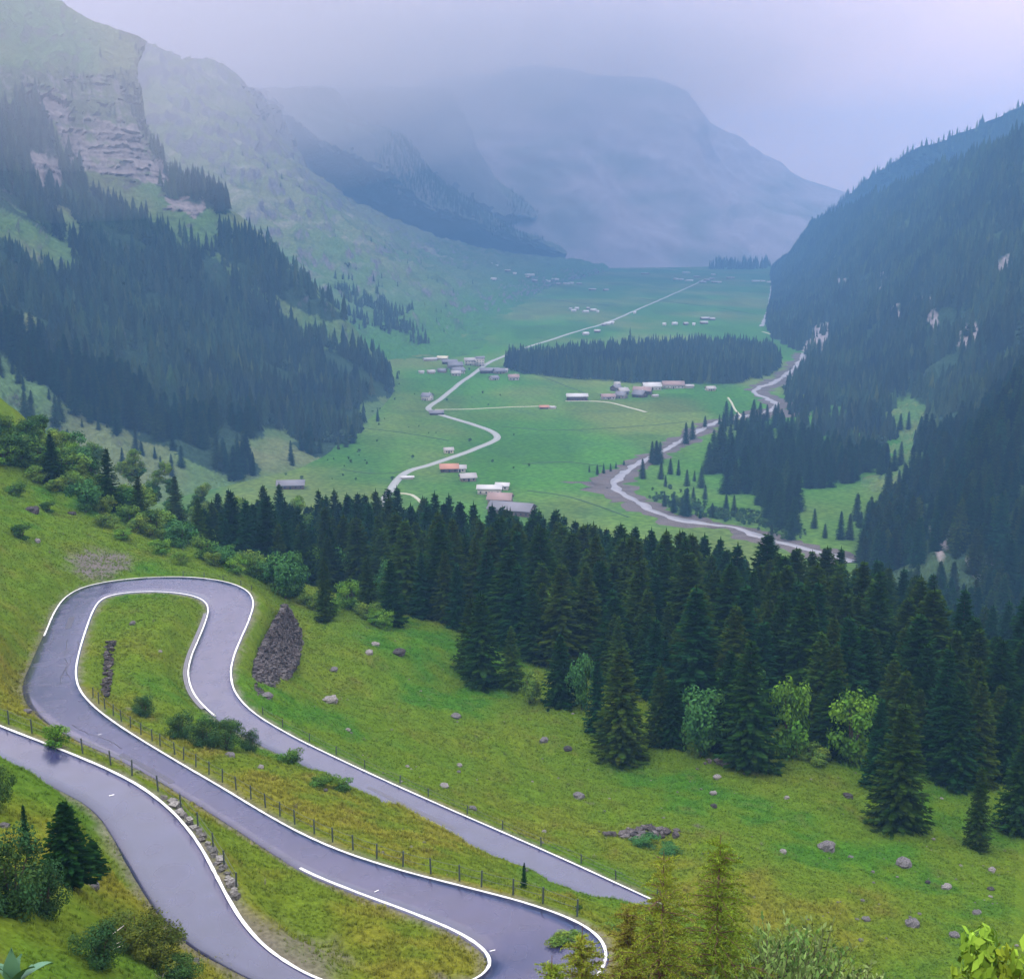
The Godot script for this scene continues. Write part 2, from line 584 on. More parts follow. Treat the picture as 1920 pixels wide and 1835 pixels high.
func pass_road() -> void:
	var n := road_a.size()
	var across := [-0.03, 0.0, 0.2, 0.5, 0.8, 1.0, 1.03]
	var v := PackedVector3Array()
	var cc := PackedColorArray()
	var idx := PackedInt32Array()
	for i in n:
		var a := road_a[i]
		var b := road_b[i]
		for k in across.size():
			var t: float = across[k]
			var p := a.lerp(b, t)
			p.y += 0.05 * sin(clampf(t, 0, 1) * PI)
			if k == 0 or k == across.size() - 1: p.y -= 0.45
			v.append(p)
			var worn := 1.0 + 0.14 * broad.get_noise_2d(p.x * 0.06, p.z * 0.06) + 0.10 * fine.get_noise_2d(p.x * 0.5, p.z * 0.5) + (0.07 if k == 2 or k == 4 else 0.0)
			cc.append(Color(worn, worn, worn))
	var w := across.size()
	for i in n - 1:
		for k in w - 1:
			var q := i * w + k
			idx.append_array([q, q + 1, q + w, q + 1, q + w + 1, q + w])
	var road := put("pass_road", smooth(arrays(v, idx, null, cc)), M.asphalt)
	tag(road, "wet grey pass road winding down the hillside in two hairpins", "", "", "structure")
	# edge lines; from and to are shares of the road's length found by place
	line_on(road, "edge_line", 0, index_near(80, 1192, true), 1.0, -0.27, -0.02)
	line_on(road, "edge_line", index_near(396, 1347, false), index_near(1100, 1858, false), 0.0, 0.02, 0.27)
	# the outer line of the upper legs starts again at the second bend
	line_on(road, "edge_line", index_near(560, 1637, true), n - 1, 1.0, -0.29, -0.02)
	gutter(road, index_near(395, 1150, false), index_near(380, 1335, false), 0.0)
	for s in rows("60 1255 0.12 26 1|110 1280 0.3 30 2|170 1345 0.62 16 3|130 1150 0.55 9 4|90 1220 0.75 18 5"):
		var c := index_near(s[0], s[1], true)
		tar_seam(road, clampi(c - int(s[3]) / 2, 1, n - 3), clampi(c + int(s[3]) / 2, 2, n - 2), s[2], int(s[4]))
	for q in rows("150 1160 0.4 5 0.3|330 1420 0.75 9 0.3|750 1500 0.3 10 0.25"):
		var c := index_near(q[0], q[1], false)
		var pv := PackedVector3Array()
		var pi := PackedInt32Array()
		for i in range(maxi(1, c - int(q[3])), mini(n - 2, c + int(q[3]))):
			var width := road_b[i] - road_a[i]
			for o in [0.0, q[4] * 0.5]:
				var t: float = clampf(q[2] + o + 0.012 * fine.get_noise_1d(i * 3.0 + o), 0.04, 0.96)
				pv.append(road_a[i] + width * t + Vector3.UP * (0.05 * sin(t * PI) + 0.008))
			if pv.size() > 2:
				var k := pv.size() - 4
				pi.append_array([k, k + 1, k + 2, k + 1, k + 3, k + 2])
		put("asphalt_patch", arrays(pv, pi), M.patch, road)
	# short painted dashes across the lanes
	for s in rows("255 1503 0.45|685 1672 0.78|165 1360 0.55|905 1790 0.92"):
		var i := index_near(s[0], s[1], true)
		var t: float = s[2]
		var p := road_a[i].lerp(road_b[i], t)
		var side := (road_b[i] - road_a[i]).normalized()
		var along := (road_a[mini(i + 1, n - 1)] - road_a[i - 1]).normalized()
		var st := PackedVector3Array()
		for q in [[-0.22, -0.05], [0.22, -0.05], [0.22, 0.05], [-0.22, 0.05]]:
			st.append(p + side * q[0] + along * q[1] + Vector3.UP * (0.05 * sin(t * PI) + 0.02))
		put("painted_dash", arrays(st, PackedInt32Array([0, 2, 1, 0, 3, 2])), M.paint, road)

func smooth(m: ArrayMesh) -> ArrayMesh:
	var s := SurfaceTool.new()
	s.create_from(m, 0)
	s.generate_normals()
	return s.commit()

func index_near(px: float, py: float, on_b: bool) -> int:
	var best := 0
	var least := 1e9
	var line := road_b if on_b else road_a
	for i in line.size():
		var q := seen_at(line[i])
		var e := q.distance_to(Vector2(px, py))
		if e < least:
			least = e
			best = i
	return best

func line_on(road: Node, called: String, from: int, to: int, side: float, o1: float, o2: float) -> void:
	var v := PackedVector3Array()
	var cc := PackedColorArray()
	var idx := PackedInt32Array()
	for i in range(from, to + 1):
		var across := (road_b[i] - road_a[i])
		var w := across.length()
		across /= w
		var p := road_a[i] if side < 0.5 else road_b[i]
		var wob := 0.04 * fine.get_noise_1d(i * 0.9 + from)
		var q := p + across * (o1 + wob)
		var r := p + across * (o2 - wob)
		var tq := clampf((q - road_a[i]).length() / w, 0, 1)
		var tr := clampf((r - road_a[i]).length() / w, 0, 1)
		v.append(q + Vector3.UP * (0.05 * sin(tq * PI) + 0.022))
		v.append(r + Vector3.UP * (0.05 * sin(tr * PI) + 0.022))
		for k in 2:
			var worn := 0.82 + 0.26 * fine.get_noise_2d(i * 0.35, k * 9.0 + from) + 0.14 * broad.get_noise_2d(i * 0.05, from)
			cc.append(Color(worn, worn, worn * 0.98))
		if i > from:
			var k := v.size() - 4
			idx.append_array([k, k + 1, k + 2, k + 1, k + 3, k + 2])
	put(called, arrays(v, idx, null, cc), M.paint, road)

func gutter(road: Node, from: int, to: int, side: float) -> void:
	# the paved gutter inside the bend
	var v := PackedVector3Array()
	var idx := PackedInt32Array()
	for i in range(mini(from, to), maxi(from, to) + 1):
		var across := (road_b[i] - road_a[i]).normalized()
		for o in [-0.62, -0.45, -0.25, -0.06]:
			v.append(road_a[i] + across * o + Vector3.UP * (0.05 if o != -0.45 else -0.03))
		if v.size() > 4:
			var k := v.size() - 8
			for j in 3:
				idx.append_array([k + j, k + j + 1, k + j + 4, k + j + 1, k + j + 5, k + j + 4])
	put("gutter", arrays(v, idx), M.slate, road)

func tar_seam(road: Node, from: int, to: int, t0: float, s: int) -> void:
	var v := PackedVector3Array()
	var idx := PackedInt32Array()
	for i in range(from, to + 1):
		var t := clampf(t0 + 0.16 * fine.get_noise_2d(i * 0.06, s * 7.0) + 0.02 * fine.get_noise_2d(i * 0.7, s * 3.0), 0.05, 0.95)
		var across := (road_b[i] - road_a[i]).normalized()
		var p := road_a[i].lerp(road_b[i], t) + Vector3.UP * (0.05 * sin(t * PI) + 0.012)
		v.append(p - across * 0.035)
		v.append(p + across * 0.035)
		if i > from:
			var k := v.size() - 4
			idx.append_array([k, k + 1, k + 2, k + 1, k + 3, k + 2])
	put("tar_seam", arrays(v, idx), M.tar, road)

# ------------------------------------------------------------------ valley floor
func floor_at(x: float, d: float) -> float:
	return 0.9 * broad.get_noise_2d(x * 0.008, d * 0.008) + 3.0 * exp(-(pow((x - 225.0) / 60.0, 2.0) + pow((d - 1385.0) / 60.0, 2.0)))

func on_floor(px: float, py: float) -> Vector3:
	var p := at_level(px, py, 0)
	for i in 3:
		p = at_level(px, py, floor_at(p.x, -p.z))
	return p

func ribbon(called: String, text: String, width: float, lift: float, m: Material, step := 9.0, label := "") -> MeshInstance3D:
	var p := PackedVector3Array()
	var ws := PackedFloat32Array()
	for r in rows(text):
		p.append(on_floor(r[0], r[1]))
	var s := spline(p, step)
	var v := PackedVector3Array()
	var cc := PackedColorArray()
	var idx := PackedInt32Array()
	for i in s.size():
		var t := (s[mini(i + 1, s.size() - 1)] - s[maxi(i - 1, 0)])
		t.y = 0
		t = t.normalized()
		var side := Vector3(-t.z, 0, t.x)
		var w := width * 0.5
		if m == M.water or m == M.gravel:
			w *= 1.0 + 0.9 * broad.get_noise_2d(s[i].x * 0.035, s[i].z * 0.035) + 0.4 * fine.get_noise_2d(s[i].x * 0.09, s[i].z * 0.09)
		for o in [-1.0, -0.9, 0.9, 1.0]:
			var q: Vector3 = s[i] + side * (w * o + (2.2 * fine.get_noise_2d(s[i].x * 0.05 + 7.0, s[i].z * 0.05) + o * 3.0 * fine.get_noise_2d(s[i].x * 0.11, o * 40.0 + s[i].z * 0.11) * (1.0 if m == M.gravel else 0.25) if m == M.water or m == M.gravel else 0.0))
			q.y = floor_at(q.x, -q.z) + (lift if absf(o) < 0.95 else -0.5)
			v.append(q)
			var k := 1.0 + 0.3 * fine.get_noise_2d(q.x * 0.1, q.z * 0.1)
			cc.append(Color(0.21 * k, 0.18 * k, 0.175 * k))
		if i > 0:
			var k := v.size() - 8
			for j in 3:
				idx.append_array([k + j, k + j + 4, k + j + 1, k + j + 1, k + j + 4, k + j + 5])
	var o := put(called, smooth(arrays(v, idx, null, cc)), m)
	tag(o, label, "", "", "structure")
	return o

func valley_floor() -> void:
	var xs := PackedFloat32Array()
	var zs := PackedFloat32Array()
	var x := -700.0
	while x < 2600.0:
		xs.append(x)
		x += 12.0 if x < 700.0 else 40.0
	var z := 420.0
	while z < 8200.0:
		zs.append(z)
		z += maxf(8.0, (z - 400.0) * 0.02)
	var v := PackedVector3Array()
	var cc := PackedColorArray()
	var idx := PackedInt32Array()
	var nx := xs.size()
	for iz in zs.size():
		for ix in nx:
			var p := Vector3(xs[ix], floor_at(xs[ix], zs[iz]), -zs[iz])
			v.append(p)
			var n1 := broad.get_noise_2d(p.x * 0.0035, p.z * 0.002)
			var n2 := broad.get_noise_2d(p.x * 0.02 + 9.0, p.z * 0.012)
			var c := Color(0.058, 0.165, 0.020).lerp(Color(0.125, 0.175, 0.040), smoothstep(-0.25, 0.4, n1))
			c = c.lerp(Color(0.045, 0.12, 0.035), smoothstep(0.15, 0.6, n2) * 0.5)
			# mown and unmown strips
			var strip := 1.3 * broad.get_noise_2d(floor(p.x / 46.0 + 0.2 * n1) * 7.3, floor(p.z / 130.0) * 3.1)
			var k := 1.0 + 0.30 * strip + 0.12 * fine.get_noise_2d(p.x * 0.05, p.z * 0.03)
			cc.append(Color(c.r * k, c.g * k, c.b * k))
	for iz in zs.size() - 1:
		for ix in nx - 1:
			var k := iz * nx + ix
			idx.append_array([k, k + nx, k + 1, k + 1, k + nx, k + nx + 1])
	tag(put("valley_meadow", smooth(arrays(v, idx, null, cc)), M.field), "", "", "", "structure")
	ribbon("river_gravel", "1600 1055|1560 1042|1500 1027|1440 1012|1380 990|1330 984|1260 972|1215 955|1175 930|1140 912|1165 888|1200 868|1240 848|1280 826|1310 808|1350 790|1392 782|1432 774|1462 760|1450 748|1430 738|1425 728|1445 720|1470 706|1490 690|1502 676|1508 662", 25.0, 0.18, M.gravel, 5.0)
	ribbon("gravel_bar", "1105 912|1130 908|1160 925|1185 940", 34.0, 0.14, M.gravel)
	ribbon("gravel_bar", "1405 785|1440 770|1470 775|1500 780", 34.0, 0.14, M.gravel)
	ribbon("river", "1600 1055|1560 1042|1500 1027|1440 1012|1380 990|1330 984|1260 972|1220 956|1185 935|1152 913|1170 888|1200 868|1240 848|1280 826|1310 808|1350 790|1392 782|1432 774|1456 760|1440 748|1415 738|1420 728|1445 720|1470 706|1490 690|1502 676|1508 662", 6.5, 0.42, M.water, 7.0, "pale mountain river winding along the right side of the valley")
	ribbon("river", "1428 612|1440 585|1445 560|1447 540|1449 527", 7.0, 0.3, M.water, 9.0, "far pale bend of the river at the foot of the right slope")
	ribbon("valley_road", "705 975|715 950|726 928|745 900|770 882|820 867|870 850|915 832|932 822|925 811|890 797|850 785|816 774|803 766|812 757|830 745|860 720|885 703|902 690|920 678|960 662|1000 647|1040 635|1080 622|1140 604|1200 578|1260 552|1305 532|1322 523", 6.0, 0.4, M.lane, 8.0, "pale valley road bending through the green meadow floor")
	ribbon("farm_track", "815 768|880 767|940 764|1000 762|1040 761", 2.6, 0.3, M.track)
	ribbon("farm_track", "1060 752|1110 752|1145 755|1180 764|1212 773", 3.2, 0.3, M.track)
	ribbon("farm_track", "750 925|772 928|790 942|800 955", 2.6, 0.3, M.track)
	ribbon("farm_track", "890 537|930 548|970 556", 4.0, 0.3, M.track)
	ribbon("farm_track", "1345 790|1375 787|1400 783", 3.0, 0.3, M.track)
	ribbon("farm_track", "1400 790|1380 770|1372 755|1365 745", 2.2, 0.3, M.track)
	ribbon("farm_track", "1430 622|1460 632|1500 652", 4.0, 0.3, M.track)
	ribbon("farm_track", "1270 506|1235 503|1228 498|1240 494", 6.0, 0.3, M.track)
	for line in ["660 800|760 812|840 826", "640 880|700 888|760 884", "980 870|1060 866|1130 874", "940 800|1040 806|1180 800|1290 790", "1000 700|1100 740|1060 752", "880 620|1000 612|1100 600", "1200 560|1330 575|1420 590", "990 920|1080 935|1180 970"]:
		ribbon("field_edge", line, 1.4, 0.25, M.ditch)
	ribbon("ditch", "905 540|960 550|1040 562|1110 570|1180 572", 9.0, 0.3, M.ditch)

# ------------------------------------------------------------------ mountains
func loft(text: String, nu: int, nv: int, amp: float, wave: float, flare := 0.0) -> Dictionary:
	# columns of (px, py, depth) from crest to foot, joined into one surface
	var cols := []
	for line in text.split("/"):
		var c := PackedVector3Array()
		for r in rows(line):
			c.append(at_depth(r[0], r[1], r[2]))
		cols.append(c)
	if flare > 0.0:                                         # run out gently onto the valley floor
		for ci in cols.size():
			var c: PackedVector3Array = cols[ci]
			var n := c.size()
			var out: Vector3 = c[n - 1] - c[n - 2]
			out.y = 0
			out = out.normalized()
			c[n - 1].y += flare * 0.09
			var last: Vector3 = c[n - 1] + out * flare
			last.y = -2.0
			c.append(last)
			cols[ci] = c
	var tall: int = cols[0].size()
	var p := PackedVector3Array()
	p.resize(nu * nv)
	for j in nv:
		var fv := float(j) / (nv - 1) * (cols.size() - 1)
		var k := mini(int(fv), cols.size() - 2)
		var t := fv - k
		var c := PackedVector3Array()
		for i in tall:
			c.append(cols[k][i].cubic_interpolate(cols[k + 1][i], cols[maxi(k - 1, 0)][i], cols[mini(k + 2, cols.size() - 1)][i], t))
		for i in nu:
			var fu := float(i) / (nu - 1) * (tall - 1)
			var m := mini(int(fu), tall - 2)
			p[j * nu + i] = c[m].cubic_interpolate(c[m + 1], c[maxi(m - 1, 0)], c[mini(m + 2, tall - 1)], fu - m)
	var q := p.duplicate()
	for j in nv:
		for i in nu:
			var k := j * nu + i
			var du := p[j * nu + mini(i + 1, nu - 1)] - p[j * nu + maxi(i - 1, 0)]
			var dv := p[mini(j + 1, nv - 1) * nu + i] - p[maxi(j - 1, 0) * nu + i]
			var n := du.cross(dv).normalized()
			if n.y < 0: n = -n
			var s := p[k] / wave
			var foot := smoothstep(1.0, 0.82, float(i) / (nu - 1))
			var r := amp * foot * (0.8 * broad.get_noise_3d(s.x, s.y, s.z) + 0.45 * (ridged.get_noise_3d(s.x * 1.7, s.y * 0.6, s.z * 1.7)))
			q[k] = p[k] + n * r
	return {"p": q, "nu": nu, "nv": nv}

func rock_bed(p: Vector3) -> float:                    # which bed of the layered cliff a point lies in
	return p.y / 9.0 + 0.012 * p.x + 0.8 * sin(p.y * 0.075) + 0.35 * sin(p.y * 0.31) + 0.7 * broad.get_noise_2d(p.x * 0.012, p.z * 0.012)

func cliff_steps(l: Dictionary, where: Array) -> void:
	# rock beds stand out and fall back along the cliffs
	var p: PackedVector3Array = l.p
	for k in p.size():
		if not inside(seen_at(p[k]), where): continue
		var t := rock_bed(p[k])
		var firm := smoothstep(-0.25, 0.2, broad.get_noise_3d(p[k].x * 0.02, p[k].y * 0.03, p[k].z * 0.02))
		var out := Vector3(0.8, 0, 0.6) * (3.0 * firm * smoothstep(0.9, 0.1, t - floor(t)) - 1.5 + 2.4 * fine.get_noise_3d(p[k].x * 0.05, floor(t) * 3.7, p[k].z * 0.05) + 2.0 * ridged.get_noise_3d(p[k].x * 0.03, p[k].y * 0.006, p[k].z * 0.03))
		p[k] += out
	l.p = p

func finish(called: String, l: Dictionary, paint: Callable, label: String) -> void:
	var nu: int = l.nu
	var nv: int = l.nv
	var p: PackedVector3Array = l.p
	var nn := PackedVector3Array()
	var cc := PackedColorArray()
	var idx := PackedInt32Array()
	for j in nv:
		for i in nu:
			var du := p[j * nu + mini(i + 1, nu - 1)] - p[j * nu + maxi(i - 1, 0)]
			var dv := p[mini(j + 1, nv - 1) * nu + i] - p[maxi(j - 1, 0) * nu + i]
			var n := du.cross(dv).normalized()
			if n.y < 0: n = -n
			nn.append(n)
			cc.append(paint.call(p[j * nu + i], seen_at(p[j * nu + i]), n))
	l.n = nn
	for j in nv - 1:
		for i in nu - 1:
			var k := j * nu + i
			idx.append_array([k, k + 1, k + nu, k + 1, k + nu + 1, k + nu])
	var agree := 0                                          # front faces run clockwise and face up
	for t in range(0, idx.size(), 303):
		var q := (p[idx[t + 2]] - p[idx[t]]).cross(p[idx[t + 1]] - p[idx[t]])
		agree += 1 if q.y > 0 else -1
	if agree < 0: idx.reverse()
	tag(put(called, arrays(p, idx, nn, cc), M.slope), label, "", "", "structure")

func wood_on(l: Dictionary, per: float, yes: Array, no: Array, size: Vector2, loose := 0.0, limit := Rect2(-160, -100, 2240, 2000)) -> Array:
	# places for trees on a mountain: roughly one per so many square metres
	var out := []
	var nu: int = l.nu
	var p: PackedVector3Array = l.p
	for j in l.nv - 1:
		for i in nu - 1:
			var a := p[j * nu + i]
			var b := p[j * nu + i + 1]
			var c := p[(j + 1) * nu + i]
			var d := p[(j + 1) * nu + i + 1]
			var s := seen_at((a + d) * 0.5)
			if not limit.has_point(s): continue
			var want := (b - a).cross(c - a).length() / per
			var k := int(want) + (1 if rng.randf() < want - int(want) else 0)
			for q in k:
				var u := rng.randf()
				var w := rng.randf()
				var pos := a.lerp(b, u).lerp(c.lerp(d, u), w)
				var e := seen_at(pos)
				e += Vector2(fine.get_noise_2d(pos.x * 0.02, pos.z * 0.02), fine.get_noise_2d(pos.x * 0.02 + 99.0, pos.z * 0.02)) * 14.0
				e += Vector2(broad.get_noise_2d(pos.x * 0.006, pos.z * 0.006), broad.get_noise_2d(pos.x * 0.006 + 70.0, pos.z * 0.006)) * 26.0 + Vector2(rng.randfn(), rng.randfn()) * 5.0
				if not inside(e, yes) or inside(e, no): continue
				if loose > 0.0 and broad.get_noise_2d(pos.x * 0.012, pos.z * 0.012) < -0.25 + loose * rng.randf(): continue
				var h := rng.randf_range(size.x, size.y) * (1.0 + 0.35 * broad.get_noise_2d(pos.x * 0.011 + 33.0, pos.z * 0.011))
				out.append(Transform3D(Basis(Vector3.UP, rng.randf() * TAU).scaled(Vector3(h * rng.randf_range(0.85, 1.2), h, h * rng.randf_range(0.85, 1.2))), pos - Vector3.UP * 0.6))
	return out

func tints_for(n: int, base: Color, spread: float) -> Array:
	var out := []
	for i in n:
		var k := 1.0 + rng.randf_range(-spread, spread)
		var w := rng.randf_range(-0.15, 0.25)
		if rng.randf() < 0.07:
			k *= 1.45
			w += 0.15
		out.append(Color(base.r * k * (1.0 + w), base.g * k, base.b * k * (1.0 - w)))
	return out

func wood(places: Array, label: String, lod: Mesh, tint := Color(0.030, 0.058, 0.034)) -> void:
	var close := [[], []]
	var off := []
	for t in places:
		if t.origin.distance_to(CAM) < 980.0:
			var b: Basis = t.basis
			close[rng.randi() % 2].append(Transform3D(b.scaled(Vector3.ONE * 0.1), t.origin))
		else: off.append(t)
	for i in 2:
		if close[i].size(): tag(many("spruce_forest", spruce_kinds[[1, 4][i]], M.needle, close[i], tints_for(close[i].size(), Color(1, 1, 1), 0.3)), "nearest part of the " + label, "forest", "", "stuff")
	places = off
	if places.is_empty(): return
	if rounder == null: rounder = leafy_crown(77, 9, 150, 0.10, Color(1.7, 1.9, 1.2), 0.12)
	var two := [[], []]
	for t in places:
		if rng.randf() < 0.07 and t.origin.distance_to(CAM) < 2300.0: two[1].append(Transform3D(t.basis.scaled(Vector3(0.62, 0.62, 0.62)), t.origin))
		else: two[0].append(t)
	var stand := tints_for(two[0].size(), tint, 0.35)
	for i in stand.size():                                  # stands of lighter and darker, younger and older trees
		var o: Vector3 = two[0][i].origin
		var k := 1.0 + 0.75 * broad.get_noise_2d(o.x * 0.007 + 5.0, o.z * 0.007 + 0.01 * o.y) + 0.3 * fine.get_noise_2d(o.x * 0.03, o.z * 0.03)
		stand[i] = Color(stand[i].r * k * 1.05, stand[i].g * k, stand[i].b)
	tag(many("spruce_forest", lod, M.needle, two[0], stand), label, "forest", "", "stuff")
	if two[1].size() > 3: tag(many("broadleaf_trees", rounder, M.needle, two[1], tints_for(two[1].size(), tint, 0.35)), "rounder broad-leaved trees mixed into the " + label, "forest", "", "stuff")

var rounder: ArrayMesh
var left_spur := {}
var far_left := {}
var right_wall := {}

func mountains() -> void:
	var far_tree := spruce_far(11)
	# the near left spur with its cliffs
	var a := loft("-600 0 1100|-600 250 850|-500 500 700|-400 700 620|-250 850 590|-100 1000 570|50 1120 600/-250 -220 1300|-300 140 1100|-230 420 950|-120 600 870|0 720 800|120 850 765|250 970 750/-60 -140 1450|-120 110 1250|-60 360 1130|30 520 1060|150 680 960|300 810 880|480 905 850/60 -30 1500|20 130 1350|60 330 1270|160 470 1220|280 620 1130|420 760 1010|600 875 910/170 42 1540|150 136 1440|160 320 1380|280 430 1350|400 560 1300|520 680 1250|690 805 1085/275 80 1570|255 180 1520|312 330 1500|420 390 1480|530 500 1440|640 600 1410|740 722 1384/150 70 1900|160 180 1850|210 330 1800|330 390 1780|450 500 1720|560 600 1640|690 720 1560", 330, 290, 13.0, 85.0)
	left_spur = a
	cliff_steps(a, [poly("40 150|235 140|262 185|330 320|310 350|215 335|100 290|90 240"), poly("50 285|112 280|112 352|74 350"), poly("290 360|395 360|380 410|310 400")])
	var rock := [poly("60 185|112 168|130 225|92 240"), poly("110 235|180 225|255 240|322 312|310 345|215 330|120 290"), poly("55 290|108 284|108 350|76 348"), poly("300 368|385 368|372 405|318 398")]
	var ledge := [poly("-60 132|235 132|262 185|300 262|180 228|120 232|60 185|-60 195")]
	var grass_a := [poly("-20 365|60 415|125 455|185 530|130 520|60 480|-20 435"), poly("85 365|150 405|180 470|120 445"), poly("18 612|60 585|112 655|40 645"), poly("452 512|545 572|640 618|735 672|740 690|620 642|520 572")]
	var wood_a := [poly("-300 200|-40 195|70 195|102 295|190 370|300 425|400 495|520 585|600 640|740 690|735 745|665 760|690 830|655 858|590 852|530 800|505 800|445 832|492 895|440 895|300 835|200 792|100 742|0 672|-200 600|-300 560"), poly("300 258|362 290|425 372|432 400|345 392|282 340"), poly("420 445|500 474|562 520|640 590|625 604|540 562|450 512|380 470")]
	finish("mountain_spur", a, func(p: Vector3, s: Vector2, n: Vector3) -> Color:
		var w := s + Vector2(fine.get_noise_2d(p.x * 0.02, p.z * 0.02), fine.get_noise_2d(p.x * 0.02 + 40.0, p.z * 0.02)) * 20.0
		var c := Color(0.095, 0.165, 0.055).lerp(Color(0.15, 0.175, 0.075), smoothstep(-0.2, 0.5, broad.get_noise_2d(p.x * 0.006, p.z * 0.006)))
		if inside(w, wood_a) and not inside(w, grass_a): c = Color(0.035, 0.06, 0.035)
		var crack := fine.get_noise_3d(p.x * 0.09, p.y * 0.03, p.z * 0.09)
		var layer := rock_bed(p)
		var bed := smoothstep(0.55, 0.95, layer - floor(layer)) * 0.9 + 0.3 * fine.get_noise_2d(floor(layer) * 5.3, p.x * 0.03)
		if inside(w, rock): c = c.lerp(Color(0.29, 0.25, 0.25).lerp(Color(0.08, 0.075, 0.08), clampf(bed * 0.8 + crack * 0.7, 0.0, 1.0)), smoothstep(-0.35, -0.05, broad.get_noise_3d(p.x * 0.025, p.y * 0.05, p.z * 0.025) + 0.1))
		elif inside(w, ledge): c = c.lerp(Color(0.075, 0.085, 0.06), 0.4 + 0.5 * bed).lerp(Color(0.2, 0.19, 0.19), smoothstep(0.15, 0.4, crack))
		elif n.y < 0.5: c = c.lerp(Color(0.16, 0.15, 0.15), smoothstep(0.5, 0.3, n.y) * (0.3 + 0.6 * bed))
		return c, "forested left mountain spur with pale layered cliffs under cloud")
	wood(wood_on(a, 40.0, wood_a, grass_a + rock, Vector2(12, 27), 0.12), "dark spruce forest covering the near left mountain slope", far_tree)
	var scrub := [poly("-100 132|235 128|262 185|250 235|120 232|60 190|-100 200"), poly("120 70|270 85|250 130|180 120"), poly("238 70|292 95|275 190|330 320|345 350|300 345|285 260|248 190")]
	wood(wood_on(a, 95.0, scrub, rock, Vector2(4, 12), 0.7), "low dark trees scattered over the cliff ledges at the upper left", far_tree, Color(0.045, 0.075, 0.04))
	wood(wood_on(a, 55.0, [poly("240 72|296 96|280 190|335 322|430 400|420 420|330 350|290 270|250 190")], rock, Vector2(5, 13), 0.5), "trees along the edge of the left cliffs", far_tree, Color(0.035, 0.06, 0.035))
	wood(wood_on(a, 700.0, [poly("0 690|440 890|300 900|-100 760"), poly("520 800|740 730|700 860|560 890"), poly("452 512|735 672|620 642")], [], Vector2(7, 17)), "single spruces standing on the grass below the left forest", far_tree)
	# the long open slope behind it
	var b := loft("60 40 2100|150 200 2000|250 350 1900|380 480 1800|520 600 1700|700 722 1560/290 95 2350|345 200 2250|430 330 2150|540 450 2050|660 560 1950|815 645 1845/400 120 2600|455 210 2500|530 320 2400|640 430 2320|760 520 2300|900 590 2443/485 180 2900|512 260 2800|580 340 2800|700 430 2880|840 500 3050|1010 540 3490/520 235 3300|560 312 3300|650 380 3400|790 440 3650|940 480 4100|1120 506 4800/400 250 3900|480 330 3900|600 390 4000|760 445 4300|900 475 4800|1100 498 5500", 200, 200, 27.0, 130.0, 100.0)
	far_left = b
	finish("mountain_slope", b, func(p: Vector3, s: Vector2, n: Vector3) -> Color:
		var k := broad.get_noise_2d(p.x * 0.004, p.z * 0.004)
		var streak := fine.get_noise_2d(p.x * 0.02 + p.z * 0.012, p.y * 0.003)
		var c := Color(0.065, 0.180, 0.028).lerp(Color(0.10, 0.175, 0.065), smoothstep(5.0, 60.0, p.y)).lerp(Color(0.19, 0.20, 0.115), smoothstep(40.0, 240.0, p.y + 120.0 * k) * 0.8)
		c = c.lerp(Color(0.29, 0.27, 0.235), smoothstep(0.1, 0.5, streak) * smoothstep(30.0, 120.0, p.y) * 0.7)
		c = c.lerp(Color(0.05, 0.08, 0.045), smoothstep(0.25, 0.5, fine.get_noise_2d(p.x * 0.015, p.z * 0.015)) * 0.5)
		return c.lerp(Color(0.2, 0.19, 0.2), smoothstep(0.62, 0.45, n.y)), "open grass and scree mountain slope rising left of the valley")
	wood(wood_on(b, 2600.0, [poly("420 460|640 480|900 590|800 650|560 560"), poly("540 380|700 450|900 520|860 560|640 480"), poly("280 110|430 150|500 230|560 330|640 440|520 430|400 330|300 220")], [], Vector2(6, 14), 0.5), "small dark bushes and trees dotted over the open left slope", far_tree, Color(0.04, 0.07, 0.04))
	wood(wood_on(b, 70.0, [poly("612 540|655 545|705 582|770 602|745 622|690 615|640 612"), poly("640 500|700 545|745 600|700 585|650 545"), poly("745 608|800 632|790 645|750 630")], [], Vector2(10, 20), 0.4), "dark spruce clumps at the foot of the open left slope", far_tree)
	# receding hazy ridges
	var ridge := func(p: Vector3, s: Vector2, n: Vector3) -> Color:
		var k := 0.5 + 0.5 * broad.get_noise_3d(p.x * 0.003, p.y * 0.006, p.z * 0.003)
		return Color(0.09, 0.135, 0.06).lerp(Color(0.30, 0.27, 0.27), clampf(smoothstep(0.8, 0.45, n.y) * 0.5 + smoothstep(120.0, 520.0, p.y) * 0.5 + 0.5 * k - 0.2, 0.0, 1.0))
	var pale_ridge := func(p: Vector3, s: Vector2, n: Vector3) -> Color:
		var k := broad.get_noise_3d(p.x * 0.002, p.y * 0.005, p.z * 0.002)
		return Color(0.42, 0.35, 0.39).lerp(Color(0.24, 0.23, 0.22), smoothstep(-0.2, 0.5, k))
	var c := loft("380 170 4300|410 240 4300|470 330 4300|580 420 4300|700 470 4400|900 505 4700/520 165 3900|560 230 3850|640 298 3850|740 368 4000|880 430 4300|1070 490 5200/620 172 4300|675 228 4250|758 266 4250|825 345 4400|945 426 4700|1135 492 5800/560 210 5000|600 260 5000|690 310 5000|770 365 5000|900 432 5200|1100 491 6000", 100, 90, 34.0, 230.0)
	finish("mountain_ridge", c, ridge, "hazy blue mountain ridge behind the open left slope")
	wood(wood_on(c, 160.0, [poly("530 250|640 300|690 330|750 255|805 295|845 362|950 438|1020 465|980 465|880 424|760 374|700 376|590 350|520 300")], [], Vector2(14, 24)), "hazy forest band on the second left ridge", far_tree)
